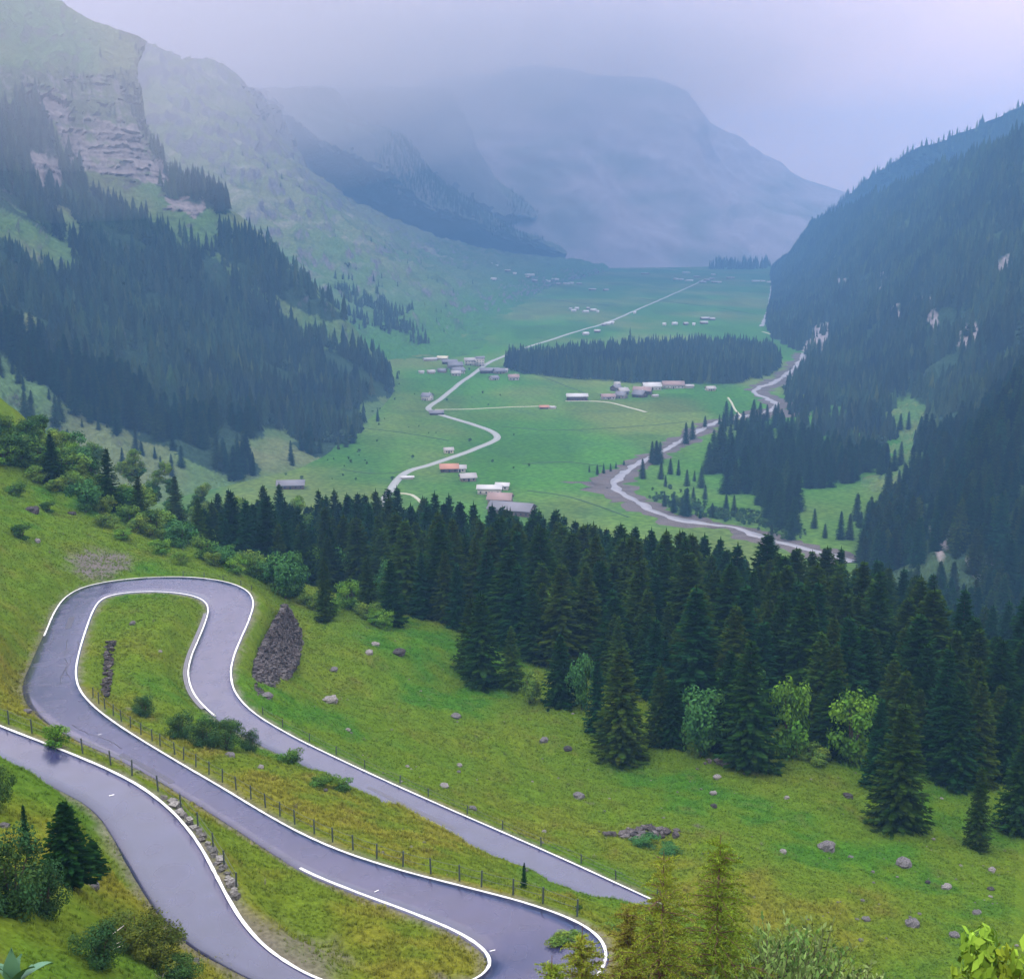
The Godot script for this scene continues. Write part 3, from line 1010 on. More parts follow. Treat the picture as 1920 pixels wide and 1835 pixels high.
	var d := loft("250 190 4700|380 240 4700|540 330 4700|760 430 4900|950 488 5300/600 168 4800|650 250 4800|760 350 4900|900 430 5100|1050 482 5600/845 172 5400|870 228 5350|910 312 5300|1015 402 5400|1245 492 6100/700 190 6300|760 260 6300|830 340 6300|950 420 6300|1150 491 6600", 80, 70, 40.0, 300.0)
	finish("mountain_ridge", d, ridge, "fainter mountain ridge with a rounded shoulder in the mist")
	wood(wood_on(d, 260.0, [poly("940 375|1000 400|1060 425|1140 490|1080 484|1000 448")], [], Vector2(16, 26)), "misty forest strip at the foot of the third left ridge", far_tree)
	var e := loft("400 230 6200|480 300 5900|600 380 5600|760 440 5300|860 511 5000/700 172 6100|740 240 5800|820 330 5500|900 410 5250|960 511 5030/880 146 6000|910 220 5750|960 310 5480|1010 400 5300|1070 511 5080/1000 130 5928|1070 200 5694|1090 300 5538|1130 400 5382|1200 511 5148/1120 138 6006|1130 210 5772|1150 310 5616|1190 410 5460|1300 511 5226/1270 160 6162|1290 230 5928|1310 320 5772|1350 410 5616|1420 511 5382/1345 228 6318|1365 290 6162|1390 350 6006|1430 420 5772|1500 511 5460/1540 350 6474|1560 380 6318|1590 410 6162|1640 445 5928|1700 511 5616/1900 430 6630|1900 440 6474|1900 455 6318|1900 470 6162|1900 511 5772", 80, 110, 46.0, 420.0)
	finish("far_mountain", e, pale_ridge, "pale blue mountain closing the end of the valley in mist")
	var f := loft("1320 455 5676|1325 465 5633|1330 475 5590|1340 511 5504/1385 420 5762|1390 440 5676|1400 460 5590|1410 511 5504/1450 412 5848|1455 430 5762|1460 455 5676|1470 511 5504/1560 400 5934|1560 425 5848|1560 450 5762|1560 511 5504", 40, 50, 22.0, 200.0)
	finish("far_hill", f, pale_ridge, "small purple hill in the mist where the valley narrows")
	# right wall of the valley
	var r := loft("3000 -200 1000|2850 150 900|2600 560 770|2350 860 640|2080 1100 530|1860 1260 450/2600 -80 1250|2450 200 1100|2240 560 880|1960 830 700|1770 1030 610|1640 1195 515/2350 30 1500|2200 280 1380|2040 500 1220|1900 690 1060|1790 845 900|1600 985 735/2100 170 1750|1980 340 1640|1860 495 1500|1755 640 1350|1645 765 1200|1505 855 960/1905 258 2000|1825 375 1880|1745 495 1740|1660 600 1620|1575 680 1500|1475 740 1320/1838 290 2220|1768 385 2110|1700 485 1980|1640 570 1880|1585 632 1790|1517 674 1655/1768 322 2450|1705 395 2350|1645 475 2250|1585 548 2180|1525 600 2130|1440 622 2080/1608 388 3200|1580 430 3120|1552 474 3050|1524 510 3030|1488 532 3080|1448 547 3320/1525 430 4200|1510 452 4150|1495 472 4150|1482 486 4280|1466 497 4600|1450 505 4950/1600 432 5200|1590 450 5200|1580 470 5200|1560 480 5300|1540 490 5500|1500 499 5600", 170, 260, 17.0, 110.0)
	right_wall = r
	var glade := [poly("1655 742|1705 735|1752 775|1745 830|1712 890|1690 930|1630 978|1560 990|1505 965|1512 925|1590 905|1660 885|1640 860|1690 800|1660 780"), poly("1830 705|1850 700|1850 730|1832 735")]
	var crag := [poly("1640 500|1652 495|1690 590|1672 600"), poly("1560 505|1570 500|1590 540|1578 548"), poly("1730 560|1742 556|1770 640|1756 645"), poly("1512 625|1552 598|1560 612|1545 655|1512 680|1500 672"), poly("1790 650|1815 615|1838 605|1840 632|1815 660"), poly("1855 500|1895 480|1900 510|1862 515"), poly("1752 1000|1772 985|1775 1030|1758 1050"), poly("1815 1060|1880 1040|1890 1085|1835 1090"), poly("1612 425|1622 412|1632 430|1622 440")]
	var everywhere := [poly("1380 200|2100 60|2100 1240|1560 1240|1540 985|1440 760|1400 640|1420 500")]
	finish("mountain_wall", r, func(p: Vector3, s: Vector2, n: Vector3) -> Color:
		var w := s + Vector2(fine.get_noise_2d(p.x * 0.03, p.z * 0.03), fine.get_noise_2d(p.x * 0.03 + 40.0, p.z * 0.03)) * 14.0
		if inside(w, crag): return Color(0.33, 0.29, 0.30).lerp(Color(0.13, 0.12, 0.13), smoothstep(0.0, 0.5, fine.get_noise_3d(p.x * 0.15, p.y * 0.06, p.z * 0.15)))
		if inside(w, glade): return Color(0.085, 0.17, 0.045).lerp(Color(0.14, 0.19, 0.06), smoothstep(-0.1, 0.4, broad.get_noise_2d(p.x * 0.02, p.z * 0.02)))
		return Color(0.035, 0.065, 0.035).lerp(Color(0.06, 0.10, 0.045), smoothstep(0.1, 0.5, broad.get_noise_2d(p.x * 0.01, p.z * 0.01))), "steep forested mountainside on the right of the valley")
	wood(wood_on(r, 46.0, everywhere, glade + crag, Vector2(12, 26), 0.22), "dense dark spruce forest on the right mountainside", far_tree)
	var g := loft("2300 40 2600|2250 200 2500|2200 400 2400|2150 500 2300/1960 178 3000|1950 280 2950|1940 400 2900|1930 500 2800/1785 258 3400|1790 330 3350|1800 420 3300|1810 500 3200/1690 292 3700|1700 350 3650|1710 430 3600|1720 500 3500/1595 362 4200|1600 400 4150|1610 440 4100|1620 500 4000/1500 440 4900|1510 460 4900|1520 480 4800|1530 500 4700", 60, 90, 22.0, 160.0)
	finish("mountain_crest", g, func(p: Vector3, s: Vector2, n: Vector3) -> Color: return Color(0.04, 0.065, 0.04), "hazier wooded crest rising behind the right mountainside")
	wood(wood_on(g, 190.0, [poly("1480 100|2100 0|2100 520|1480 520")], [], Vector2(16, 26)), "misty spruce forest on the crest behind the right mountainside", far_tree)

# ------------------------------------------------------------------ trees
func spruce_far(seed_: int) -> ArrayMesh:
	# one metre tall; scaled where it stands
	var r := RandomNumberGenerator.new()
	r.seed = seed_
	var v := PackedVector3Array()
	var cc := PackedColorArray()
	for k in 8:
		var y0 := 0.06 + 0.90 * pow(k / 8.0, 0.9)
		var y1 := minf(1.0, y0 + 0.26)
		var rad := 0.175 * (1.0 - 0.9 * (y0 - 0.06) / 0.94) * r.randf_range(0.85, 1.15)
		var turn := r.randf() * TAU
		for i in 7:
			var a0 := turn + TAU * i / 7.0
			var w := r.randf_range(0.75, 1.25)
			var droop := r.randf_range(0.02, 0.07)
			var tip := Vector3(cos(a0) * rad * w, y0 - droop, sin(a0) * rad * w)
			var l := Vector3(cos(a0 - 0.5) * rad * 0.45, y0 + 0.05, sin(a0 - 0.5) * rad * 0.45)
			var q := Vector3(cos(a0 + 0.5) * rad * 0.45, y0 + 0.05, sin(a0 + 0.5) * rad * 0.45)
			var top := Vector3(0, y1, 0)
			v.append_array([top, tip, l, top, q, tip])
			var s := r.randf_range(0.8, 1.25)
			for j in 6: cc.append(Color(s, s, s))
	return arrays(v, PackedInt32Array(), null, cc)

func spray(v: PackedVector3Array, cc: PackedColorArray, a: Vector3, dir: Vector3, side: Vector3, width: float, length: float, c: Color) -> void:
	var tip := a + dir * length
	var mid := a + dir * length * 0.4
	v.append_array([a, mid + side * width, tip, a, tip, mid - side * width])
	for j in 6: cc.append(c)

func spruce_crown(seed_: int, whorls: int, tint: Color, slim: float) -> ArrayMesh:
	# ten metres tall; scaled where it stands
	var r := RandomNumberGenerator.new()
	r.seed = seed_
	var v := PackedVector3Array()
	var cc := PackedColorArray()
	var y := 0.35
	while y < 9.7:
		var up := y / 10.0
		var reach := slim * (2.7 * pow(1.0 - up, 0.80) + 0.12) * (0.72 + 0.28 * minf(1.0, up * 5.0))
		var count := 7 + int(6.0 * (1.0 - up))
		var turn := r.randf() * TAU
		for i in count:
			var a := turn + TAU * (i + r.randf_range(-0.35, 0.35)) / count
			var out := Vector3(cos(a), 0, sin(a))
			var len := reach * r.randf_range(0.62, 1.15)
			var side := Vector3(-out.z, 0, out.x)
			var rise := lerpf(-0.40, 0.55, smoothstep(0.3, 1.0, up)) + r.randf_range(-0.1, 0.1)
			var s := r.randf_range(0.65, 1.35)
			var warm := r.randf_range(-0.15, 0.15)
			var c := Color(tint.r * s * (1.0 + warm), tint.g * s, tint.b * s * (1.0 - warm * 0.6))
			var base := Vector3(0, y + r.randf_range(-0.15, 0.15), 0)
			var n := 3 + int(len * 1.9)
			var prev := base
			for j in n:
				var t := float(j + 1) / n
				var p := base + out * len * t + Vector3.UP * (rise * len * t * 0.75 + 0.24 * len * t * t * (1.0 - up))
				var fwd := (p - prev).normalized()
				var step := prev.distance_to(p)
				var w := 0.30 * len * (1.1 - t) + 0.26
				for q in [-1.0, 1.0]:
					spray(v, cc, prev, (fwd * 0.9 + side * q * 0.8 + Vector3.DOWN * r.randf_range(0.15, 0.6)).normalized(), (fwd * 0.8 - side * q * 0.3 + Vector3.DOWN * r.randf_range(-0.2, 0.5)).normalized(), 0.085 + 0.032 * len, w, c)
				spray(v, cc, prev, (fwd + Vector3.DOWN * r.randf_range(0.3, 0.8)).normalized(), side, 0.10 + 0.035 * len, step * 1.4 + 0.1, c)
				if j == n - 1:
					spray(v, cc, prev, fwd, side, 0.12 + 0.04 * len, step * 1.45, Color(c.r * 1.2, c.g * 1.2, c.b * 1.15))
				prev = p
		y += 9.3 / whorls * r.randf_range(0.75, 1.25) * (1.2 - 0.55 * up)
	spray(v, cc, Vector3(0, 9.2, 0), Vector3.UP, Vector3.RIGHT, 0.09, 1.05, tint)
	spray(v, cc, Vector3(0, 9.2, 0), Vector3.UP, Vector3.BACK, 0.09, 1.05, tint)
	return arrays(v, PackedInt32Array(), null, cc)

func taper(points: PackedVector3Array, radii: PackedFloat32Array, sides: int) -> ArrayMesh:
	var st := SurfaceTool.new()
	st.begin(Mesh.PRIMITIVE_TRIANGLES)
	tube(st, points, radii, sides)
	st.generate_normals()
	return st.commit()

func tube(st: SurfaceTool, points: PackedVector3Array, radii: PackedFloat32Array, sides: int) -> void:
	var rings := []
	for i in points.size():
		var d := (points[mini(i + 1, points.size() - 1)] - points[maxi(i - 1, 0)]).normalized()
		var u := d.cross(Vector3(0.31, 0.2, 0.93)).normalized()
		var w := d.cross(u)
		var ring := []
		for k in sides:
			var a := TAU * k / sides
			ring.append(points[i] + (u * cos(a) + w * sin(a)) * radii[i])
		rings.append(ring)
	for i in points.size() - 1:
		for k in sides:
			var m := (k + 1) % sides
			for p in [rings[i][k], rings[i + 1][k], rings[i][m], rings[i][m], rings[i + 1][k], rings[i + 1][m]]:
				st.add_vertex(p)

func leafy_crown(seed_: int, lobes: int, leaves: int, leaf: float, tint: Color, low := 0.25) -> ArrayMesh:
	# a crown about one metre high and wide
	var r := RandomNumberGenerator.new()
	r.seed = seed_
	var v := PackedVector3Array()
	var cc := PackedColorArray()
	var c := []
	for i in lobes:
		var h := r.randf_range(low, 0.86)
		var wide := 0.40 * sin(clampf((h - low * 0.5) / (1.05 - low * 0.5), 0, 1) * PI) + 0.04
		var a := r.randf() * TAU
		c.append([Vector3(cos(a) * wide * r.randf(), h, sin(a) * wide * r.randf()), r.randf_range(0.12, 0.22), r.randf_range(0.7, 1.35), r.randf_range(-0.12, 0.25)])
	for i in leaves:
		var q = c[r.randi() % lobes]
		var d := Vector3(r.randfn(), r.randfn() * 0.8, r.randfn()).normalized()
		var p: Vector3 = q[0] + d * q[1] * pow(r.randf(), 0.35)
		var n := (d + Vector3(r.randfn(), r.randfn() + 0.5, r.randfn()) * 0.55).normalized()
		var u := n.cross(Vector3(r.randfn(), r.randfn(), r.randfn())).normalized()
		var w := n.cross(u)
		var s := leaf * r.randf_range(0.6, 1.3)
		v.append_array([p - u * s, p + w * s * 0.55, p + u * s, p - u * s, p + u * s, p - w * s * 0.55])
		var k: float = q[2] * r.randf_range(0.8, 1.2)
		for j in 6: cc.append(Color(tint.r * k * (1.0 + q[3]), tint.g * k, tint.b * k * (1.0 - q[3])))
	return arrays(v, PackedInt32Array(), null, cc)

var spruce_kinds := []
var trunk_mesh: ArrayMesh
var bush_kinds := []
var stem_mesh: ArrayMesh

func make_spruce(kind: int, at: Vector3, height: float, label: String, group: String, wide := 1.0) -> Node3D:
	var t := thing("spruce_tree", at, rng.randf() * TAU, label, "spruce tree", group)
	t.rotation.x = rng.randf_range(-0.02, 0.02)
	t.rotation.z = rng.randf_range(-0.02, 0.02)
	var s := height / 10.0
	t.scale = Vector3(s * wide, s, s * wide)
	put("trunk", trunk_mesh, M.bark, t)
	put("crown", spruce_kinds[kind % spruce_kinds.size()], M.needle, t)
	return t

var broad_spots := []

func spruces() -> void:
	trunk_mesh = taper(PackedVector3Array([Vector3(0, -0.5, 0), Vector3(0, 0.2, 0), Vector3(0.02, 5, 0.02), Vector3(0, 9.6, 0)]), PackedFloat32Array([0.2, 0.16, 0.09, 0.015]), 7)
	for i in 7:
		var tone: Color = [Color(0.017, 0.045, 0.009), Color(0.026, 0.052, 0.007), Color(0.013, 0.039, 0.010), Color(0.031, 0.057, 0.008), Color(0.013, 0.044, 0.015), Color(0.022, 0.047, 0.007), Color(0.034, 0.072, 0.011)][i]
		spruce_kinds.append(spruce_crown(100 + i, 30 + i % 3 * 2, tone, [1.0, 0.85, 1.1, 0.92, 0.78, 1.05, 0.9][i]))
func near_forest() -> void:
	# the spruces that stand free or at the meadow's edge: foot px, py, height in metres, kind, width
	var edge := rows("905 1282 17.5 0 1.05|880 1262 15 5 0.9|1050 1325 13.5 2 1.0|1165 1425 19 3 1.15|1235 1395 14 1 1.0|1120 1375 13 4 1.0|1405 1440 21 0 1.05|1365 1405 17 2 0.95|1680 1552 18.5 5 1.0|1830 1592 12.5 1 0.85|1645 1480 15 4 0.95|1790 1470 17 2 1.0|1560 1400 18 3 0.95|610 1165 13 1 0.9|735 1168 13.5 2 0.95|790 1160 15 4 0.95|690 1150 12.5 5 0.9|1905 1560 15 0 1.0|960 1290 12 6 1.0|1258 1402 12 2 1.0")
	var say := ["tall bushy spruce at the upper left corner of the meadow edge", "slimmer spruce just behind the bushy one at the meadow's upper edge", "dark spruce at the meadow edge beside a yellow-green shrub", "broad brownish spruce standing forward at the middle of the meadow edge", "spruce half hidden behind the broad brownish spruce", "small dark spruce left of the broad brownish spruce", "very tall dark spruce above the heap of grey stones", "spruce close behind the very tall one above the stone heap", "large free-standing spruce with a bare lower trunk on the right meadow", "slim lone spruce near the right end of the meadow", "spruce behind the large free-standing one on the right meadow", "tall spruce between the two lone spruces on the right", "tall spruce behind the bright green tree at the meadow edge", "brownish spruce just behind the stone retaining wall", "spruce at the forest front above the meadow's top corner", "dark spruce at the forest front right of the meadow's top corner", "short spruce between the retaining wall and the meadow's top corner", "spruce at the far right end of the meadow edge", "young green spruce tucked right of the bushy meadow-edge spruce", "low spruce beside the bright green tree at the meadow edge"]
	for i in edge.size():
		var e = edge[i]
		var p := on_hill(e[0], e[1], 120.0)
		make_spruce(int(e[3]), p - Vector3.UP * 0.3, e[2], say[i], "spruces along the meadow edge", e[4])
	# those among the bushes on the left: px, py of the foot, height
	var left := rows("100 905 11 2|262 985 11.5 1|375 1030 12 6|440 1045 11.5 3|205 952 13.5 0|330 985 14.5 3|412 1016 14.5 2|498 1020 18 5|466 1024 13 1|526 1000 15 4|560 1040 12 6|605 1055 15 0|650 1085 14 2|630 1045 13 3")
	var said := ["small dark spruce at the far left among the bushes", "yellowish green spruce between the first two dark ones on the left shoulder", "light green spruce among the bushes behind the hairpin", "olive spruce among the bushes behind the hairpin", "dark spruce rising from the bushes on the left shoulder", "spruce between bushes above the hairpin, second from the left", "very dark conical spruce above the hairpin", "tall spruce reaching up to the valley meadow behind the hairpin", "slim spruce left of the tall one behind the hairpin", "spruce right behind the tall one above the hairpin", "short spruce behind the round green tree right of the hairpin", "tall spruce right of the round green tree", "dark spruce at the left end of the forest belt", "spruce behind the left end of the forest belt"]
	for i in left.size():
		var e = left[i]
		make_spruce(int(e[3]), on_hill(e[0], e[1], 200.0) - Vector3.UP * 0.3, e[2], said[i], "spruces among the bushes by the hairpin")
	# the belt behind: the largest are trees of their own, the rest one forest
	var spots := []
	var tries := 0
	while spots.size() < 1750 and tries < 60000:
		tries += 1
		var d := rng.randf_range(185, 520)
		var x := rng.randf_range(-0.25 * d, 0.48 * d)
		if x < -0.1 * d and d < 300: continue
		var p := Vector3(x, hill_at(x, d), -d)
		var s := seen_at(p)
		# only below the meadow's lower edge
		var rim: float = 1130.0
		if s.x > 560: rim = 1130.0 + (s.x - 560.0) * 0.12
		if s.x > 800: rim = 1160.0 + (s.x - 800.0) * 0.40
		if s.x > 1300: rim = 1352.0 + (s.x - 1300.0) * 0.28
		if d < 300 and s.y > rim: continue
		if d < 215 and s.x < 1150: continue
		if p.y < 3.0: continue
		var taken := false                                  # room for the broad-leaved trees at the rim
		for c in [Vector2(1312, 1418), Vector2(1478, 1420), Vector2(1092, 1330), Vector2(995, 1318), Vector2(535, 1122)]:
			if d < 262.0 and absf(s.x - c.x) < 52.0 and s.y > c.y - 75.0: taken = true
		if taken: continue
		var near := false
		for q in spots:
			if absf(q.x - p.x) < 4.4 and absf(q.z - p.z) < 4.4:
				near = true
				break
		if near: continue
		# the belt thins out towards the rear on the right, where the ground falls away
		var crest := 985.0 if s.x < 1100.0 else 985.0 + (s.x - 1100.0) * 0.26
		if seen_at(p + Vector3.UP * 19.0).y < crest - 45.0 + 60.0 * broad.get_noise_2d(p.x * 0.03, p.z * 0.03): continue
		spots.append(p)
	spots.sort_custom(func(a, b): return a.z > b.z)
	var singles := 0
	var belt := []
	var rest := [[], [], []]
	var leafy := []
	for p in spots:                                         # a few broad-leaved trees stand among them
		if leafy.size() < 26 and rng.randf() < 0.05 and p.z > -330.0: leafy.append(p)
	for p in leafy: spots.erase(p)
	broad_spots = leafy
	for p in spots:
		var h := rng.randf_range(13.0, 25.0) * (0.8 if rng.randf() < 0.25 else 1.0)
		var s := seen_at(p + Vector3.UP * h * 0.6)
		if s.x > 700.0 and s.x < 1120.0 and -p.z > 330.0: h *= 1.15
		if singles < 265 and s.x > 540 and s.x < 1930:
			belt.append(make_spruce(rng.randi() % 7, p - Vector3.UP * 0.4, h, "", "spruces of the forest belt", rng.randf_range(0.9, 1.3)))
			singles += 1
		else:
			rest[rng.randi() % 3].append(Transform3D(Basis(Vector3.UP, rng.randf() * TAU).scaled(Vector3.ONE * h / 10.0), p - Vector3.UP * 0.4))
	for i in 4:                                             # nearest row first
		rank(belt.slice(i * belt.size() / 4, (i + 1) * belt.size() / 4), "spruce from the left in the %s row of the forest belt" % ["front", "second", "third", "rearmost"][i])
	for i in 3:
		var t := []
		for k in rest[i].size():
			var s := rng.randf_range(0.8, 1.25)
			t.append(Color(s, s, s))
		tag(many("spruce_forest", spruce_kinds[[2, 4, 1][i]], M.needle, rest[i], t), ["rear of the spruce belt falling away to the valley, dark green trees", "rear of the spruce belt falling away to the valley, slim bluish trees", "rear of the spruce belt falling away to the valley, slim green trees"][i], "forest", "", "stuff")

# ------------------------------------------------------------------ road furniture and walls
func fence(px0: float, py0: float, px1: float, py1: float, side: float, gap: float, off: float, tall: float, label: String) -> void:
	var line_b := side > 0.5
	var i0 := index_near(px0, py0, line_b)
	var i1 := index_near(px1, py1, line_b)
	var f := thing("roadside_fence", road_b[mini(i0, i1)] if line_b else road_a[mini(i0, i1)], 0.0, label, "fence", "post and wire fences along the pass road")
	var run := 0.0
	var want := 0.0
	var tops: Array[Vector3] = []
	var post := CylinderMesh.new()
	post.top_radius = 0.07
	post.bottom_radius = 0.08
	post.height = tall + 0.5
	post.radial_segments = 8
	post.rings = 1
	for i in range(mini(i0, i1), maxi(i0, i1)):
		var across := (road_b[i] - road_a[i]).normalized()
		var p := road_b[i] + across * off if line_b else road_a[i] - across * off
		var q := road_b[i + 1] if line_b else road_a[i + 1]
		run += q.distance_to(road_b[i] if line_b else road_a[i])
		if run >= want:
			want += gap * rng.randf_range(0.92, 1.08)
			var y := hill_at(p.x, -p.z)
			var o := put("post", post, M.post, f)
			o.position = Vector3(p.x, y + tall * 0.5 - 0.25, p.z) - f.position
			o.rotation = Vector3(rng.randf_range(-0.05, 0.05), 0, rng.randf_range(-0.05, 0.05))
			tops.append(Vector3(p.x, y, p.z) - f.position)
	for level in [0.92, 0.5]:
		var pts := PackedVector3Array()
		for k in tops.size():
			pts.append(tops[k] + Vector3.UP * tall * level)
			if k < tops.size() - 1:
				pts.append((tops[k] + tops[k + 1]) * 0.5 + Vector3.UP * (tall * level - 0.05))
		if pts.size() < 2: continue
		var rad := PackedFloat32Array()
		rad.resize(pts.size())
		rad.fill(0.018)
		put("wire", taper(pts, rad, 4), M.wire, f)

func lump(seed_: int, rough: float, flat: float) -> ArrayMesh:
	# a stone about one metre across
	var s := SphereMesh.new()
	s.radius = 0.5
	s.height = 1.0
	s.radial_segments = 12
	s.rings = 7
	var a := s.get_mesh_arrays()
	var v: PackedVector3Array = a[Mesh.ARRAY_VERTEX]
	var n := FastNoiseLite.new()
	n.seed = seed_
	n.frequency = 1.1
	n.noise_type = FastNoiseLite.TYPE_CELLULAR
	n.fractal_octaves = 2
	var cc := PackedColorArray()
	for i in v.size():
		var p := v[i].normalized()
		var k := 1.0 + rough * n.get_noise_3d(p.x, p.y, p.z) * 1.3 + 0.16 * fine.get_noise_3d(p.x * 2.0 + seed_, p.y * 2.0, p.z * 2.0)
		v[i] = Vector3(p.x, p.y * flat, p.z) * 0.55 * k
		var c := 1.0 + 0.35 * fine.get_noise_3d(p.x * 3.0, p.y * 3.0 + seed_, p.z * 3.0)
		cc.append(Color(c, c, c))
	var st := SurfaceTool.new()
	st.begin(Mesh.PRIMITIVE_TRIANGLES)
	var idx: PackedInt32Array = a[Mesh.ARRAY_INDEX]
	st.set_smooth_group(-1)
	for i in idx:
		st.set_color(cc[i])
		st.add_vertex(v[i])
	st.generate_normals()
	return st.commit()

func stones_joined(pts: Array, sizes: Array, seed_: int, tone: Color) -> ArrayMesh:
	var r := RandomNumberGenerator.new()
	r.seed = seed_
	var v := PackedVector3Array()
	var cc := PackedColorArray()
	for i in pts.size():
		var b := Basis.from_euler(Vector3(r.randf_range(-0.4, 0.4), r.randf() * TAU, r.randf_range(-0.4, 0.4))).scaled(Vector3(sizes[i] * r.randf_range(0.8, 1.4), sizes[i] * r.randf_range(0.6, 1.0), sizes[i] * r.randf_range(0.8, 1.3)))
		var c := []
		for k in 8:
			c.append(pts[i] + b * (Vector3(-0.5 if k & 1 else 0.5, -0.5 if k & 2 else 0.5, -0.5 if k & 4 else 0.5) * r.randf_range(0.75, 1.1)))
		var s := r.randf_range(0.45, 1.5)
		for f in [[0, 1, 3, 2], [4, 6, 7, 5], [0, 4, 5, 1], [2, 3, 7, 6], [0, 2, 6, 4], [1, 5, 7, 3]]:
			v.append_array([c[f[0]], c[f[1]], c[f[2]], c[f[0]], c[f[2]], c[f[3]]])
			for j in 6: cc.append(Color(tone.r * s, tone.g * s, tone.b * s))
	return arrays(v, PackedInt32Array(), null, cc)

func road_furniture() -> void:
	fence(467, 1335, 1226, 1687, 1.0, 5.2, 0.75, 1.15, "post and wire fence along the lowest road leg, above the pasture")
	fence(160, 1310, 1110, 1735, 0.0, 3.1, 0.8, 1.5, "post and wire fence along the upper side line of the middle road leg")
	fence(-70, 1335, 425, 1670, 1.0, 3.2, 0.8, 1.45, "dark post fence along the right line of the uppermost road leg")
	fence(330, 1078, 470, 1098, 1.0, 4.0, 0.9, 1.0, "short post fence outside the top of the hairpin")
	# retaining wall of rough stones under the hairpin
	var top := PackedVector3Array()
	var foot := PackedVector3Array()
	for r in rows("533 1134 546 1154 65.0 68.5|520 1157 562 1184 65.3 71.8|505 1185 566 1212 65.7 72.4|490 1215 556 1245 66.1 71.4|477 1250 540 1270 66.4 70.4|474 1280 512 1290 66.9 68.8|480 1306 484 1308 67.2 67.4"):
		top.append(at_level(r[0], r[1], CAM.y - r[4]))
		foot.append(at_level(r[2], r[3], CAM.y - r[5]))
	var w := thing("retaining_wall", foot[3], 0.0, "sloping retaining wall of dark rough stones outside the hairpin", "stone wall")
	var tops := spline(top, 0.5)
	var v := PackedVector3Array()
	var idx := PackedInt32Array()
	var pts := []
	var sizes := []
	var n := tops.size()
	for i in n:
		var f := float(i) / (n - 1) * (foot.size() - 1)
		var k := mini(int(f), foot.size() - 2)
		var b := foot[k].lerp(foot[k + 1], f - k)
		var h := tops[i].distance_to(b)
		v.append(tops[i] - w.position + Vector3(-0.9, -0.9, 0))
		v.append(tops[i] - w.position)
		v.append(b - w.position + Vector3.DOWN * 0.6)
		if i > 0:
			var q := v.size() - 6
			for j in 2:
				idx.append_array([q + j, q + j + 1, q + j + 3, q + j + 1, q + j + 4, q + j + 3])
		var m := int(h / 0.42) + 1
		for j in m:
			pts.append(tops[i].lerp(b, (j + rng.randf_range(0.1, 0.9)) / m) - w.position + Vector3(rng.randf_range(-0.1, 0.1), rng.randf_range(-0.1, 0.1), rng.randf_range(-0.25, 0.25)))
			sizes.append(rng.randf_range(0.42, 0.78))
	put("core", smooth(arrays(v, idx)), M.tar, w)
	tag(put("stone_facing", stones_joined(pts, sizes, 5, Color(0.125, 0.115, 0.12)), M.rock, w), "", "", "", "stuff")
	# small dry-stone wall inside the bend
	var u := thing("dry_stone_wall", on_hill(200, 1260, 120), 0.0, "thin line of dark stones on the grass inside the hairpin", "stone wall")
	pts = []
	sizes = []
	for k in 90:
		var t := rng.randf()
		var p := on_hill(lerpf(206, 197, t) + rng.randf_range(-7, 7), lerpf(1205, 1308, t), 120)
		pts.append(p - u.position + Vector3.UP * rng.randf_range(0.0, 0.35))
		sizes.append(rng.randf_range(0.3, 0.6))
	tag(put("stone_facing", stones_joined(pts, sizes, 6, Color(0.11, 0.10, 0.10)), M.rock, u), "", "", "", "stuff")
	# loose edging stones beside the uppermost leg
	var e := thing("edging_stones", on_hill(385, 1570, 60), 0.0, "row of pale edging stones along the bend of the uppermost road leg", "edging stones")
	var i0 := index_near(290, 1487, true)
	var i1 := index_near(430, 1690, true)
	for i in range(mini(i0, i1), maxi(i0, i1), 1):
		var across := (road_b[i] - road_a[i]).normalized()
		var p := road_b[i] + across * rng.randf_range(0.35, 0.75)
		var o := put("stone", stones_joined([Vector3.ZERO], [rng.randf_range(0.35, 0.6)], i, Color(0.26, 0.25, 0.24)), M.rock, e)
		o.position = Vector3(p.x, hill_at(p.x, -p.z) + 0.08, p.z) - e.position
	# a heap of stones under the tall spruce and rubble above the lowest leg
	for h in [[1375, 1432, 48, 17.0, 9.0, "heap of grey stones at the foot of the very tall spruce"], [1205, 1560, 60, 24.0, 10.0, "strip of dark rubble above the lower end of the lowest road leg"], [1690, 1475, 1, 1, 1, ""]]:
		if h[5] == "": continue
		var c := on_hill(h[0], h[1], 90)
		var o := thing("stone_heap", c, 0.0, h[5], "stone heap")
		pts = []
		sizes = []
		for k in h[2]:
			var a: float = rng.randfn() * h[3] * 0.1
			var b: float = rng.randfn() * h[4] * 0.1
			var p := Vector3(c.x + a, 0, c.z + b)
			p.y = hill_at(p.x, -p.z) + rng.randf_range(0.0, 0.3)
			pts.append(p - c)
			sizes.append(rng.randf_range(0.35, 1.0))
		tag(put("stones", stones_joined(pts, sizes, h[2], Color(0.17, 0.155, 0.16)), M.rock, o), "", "", "", "stuff")

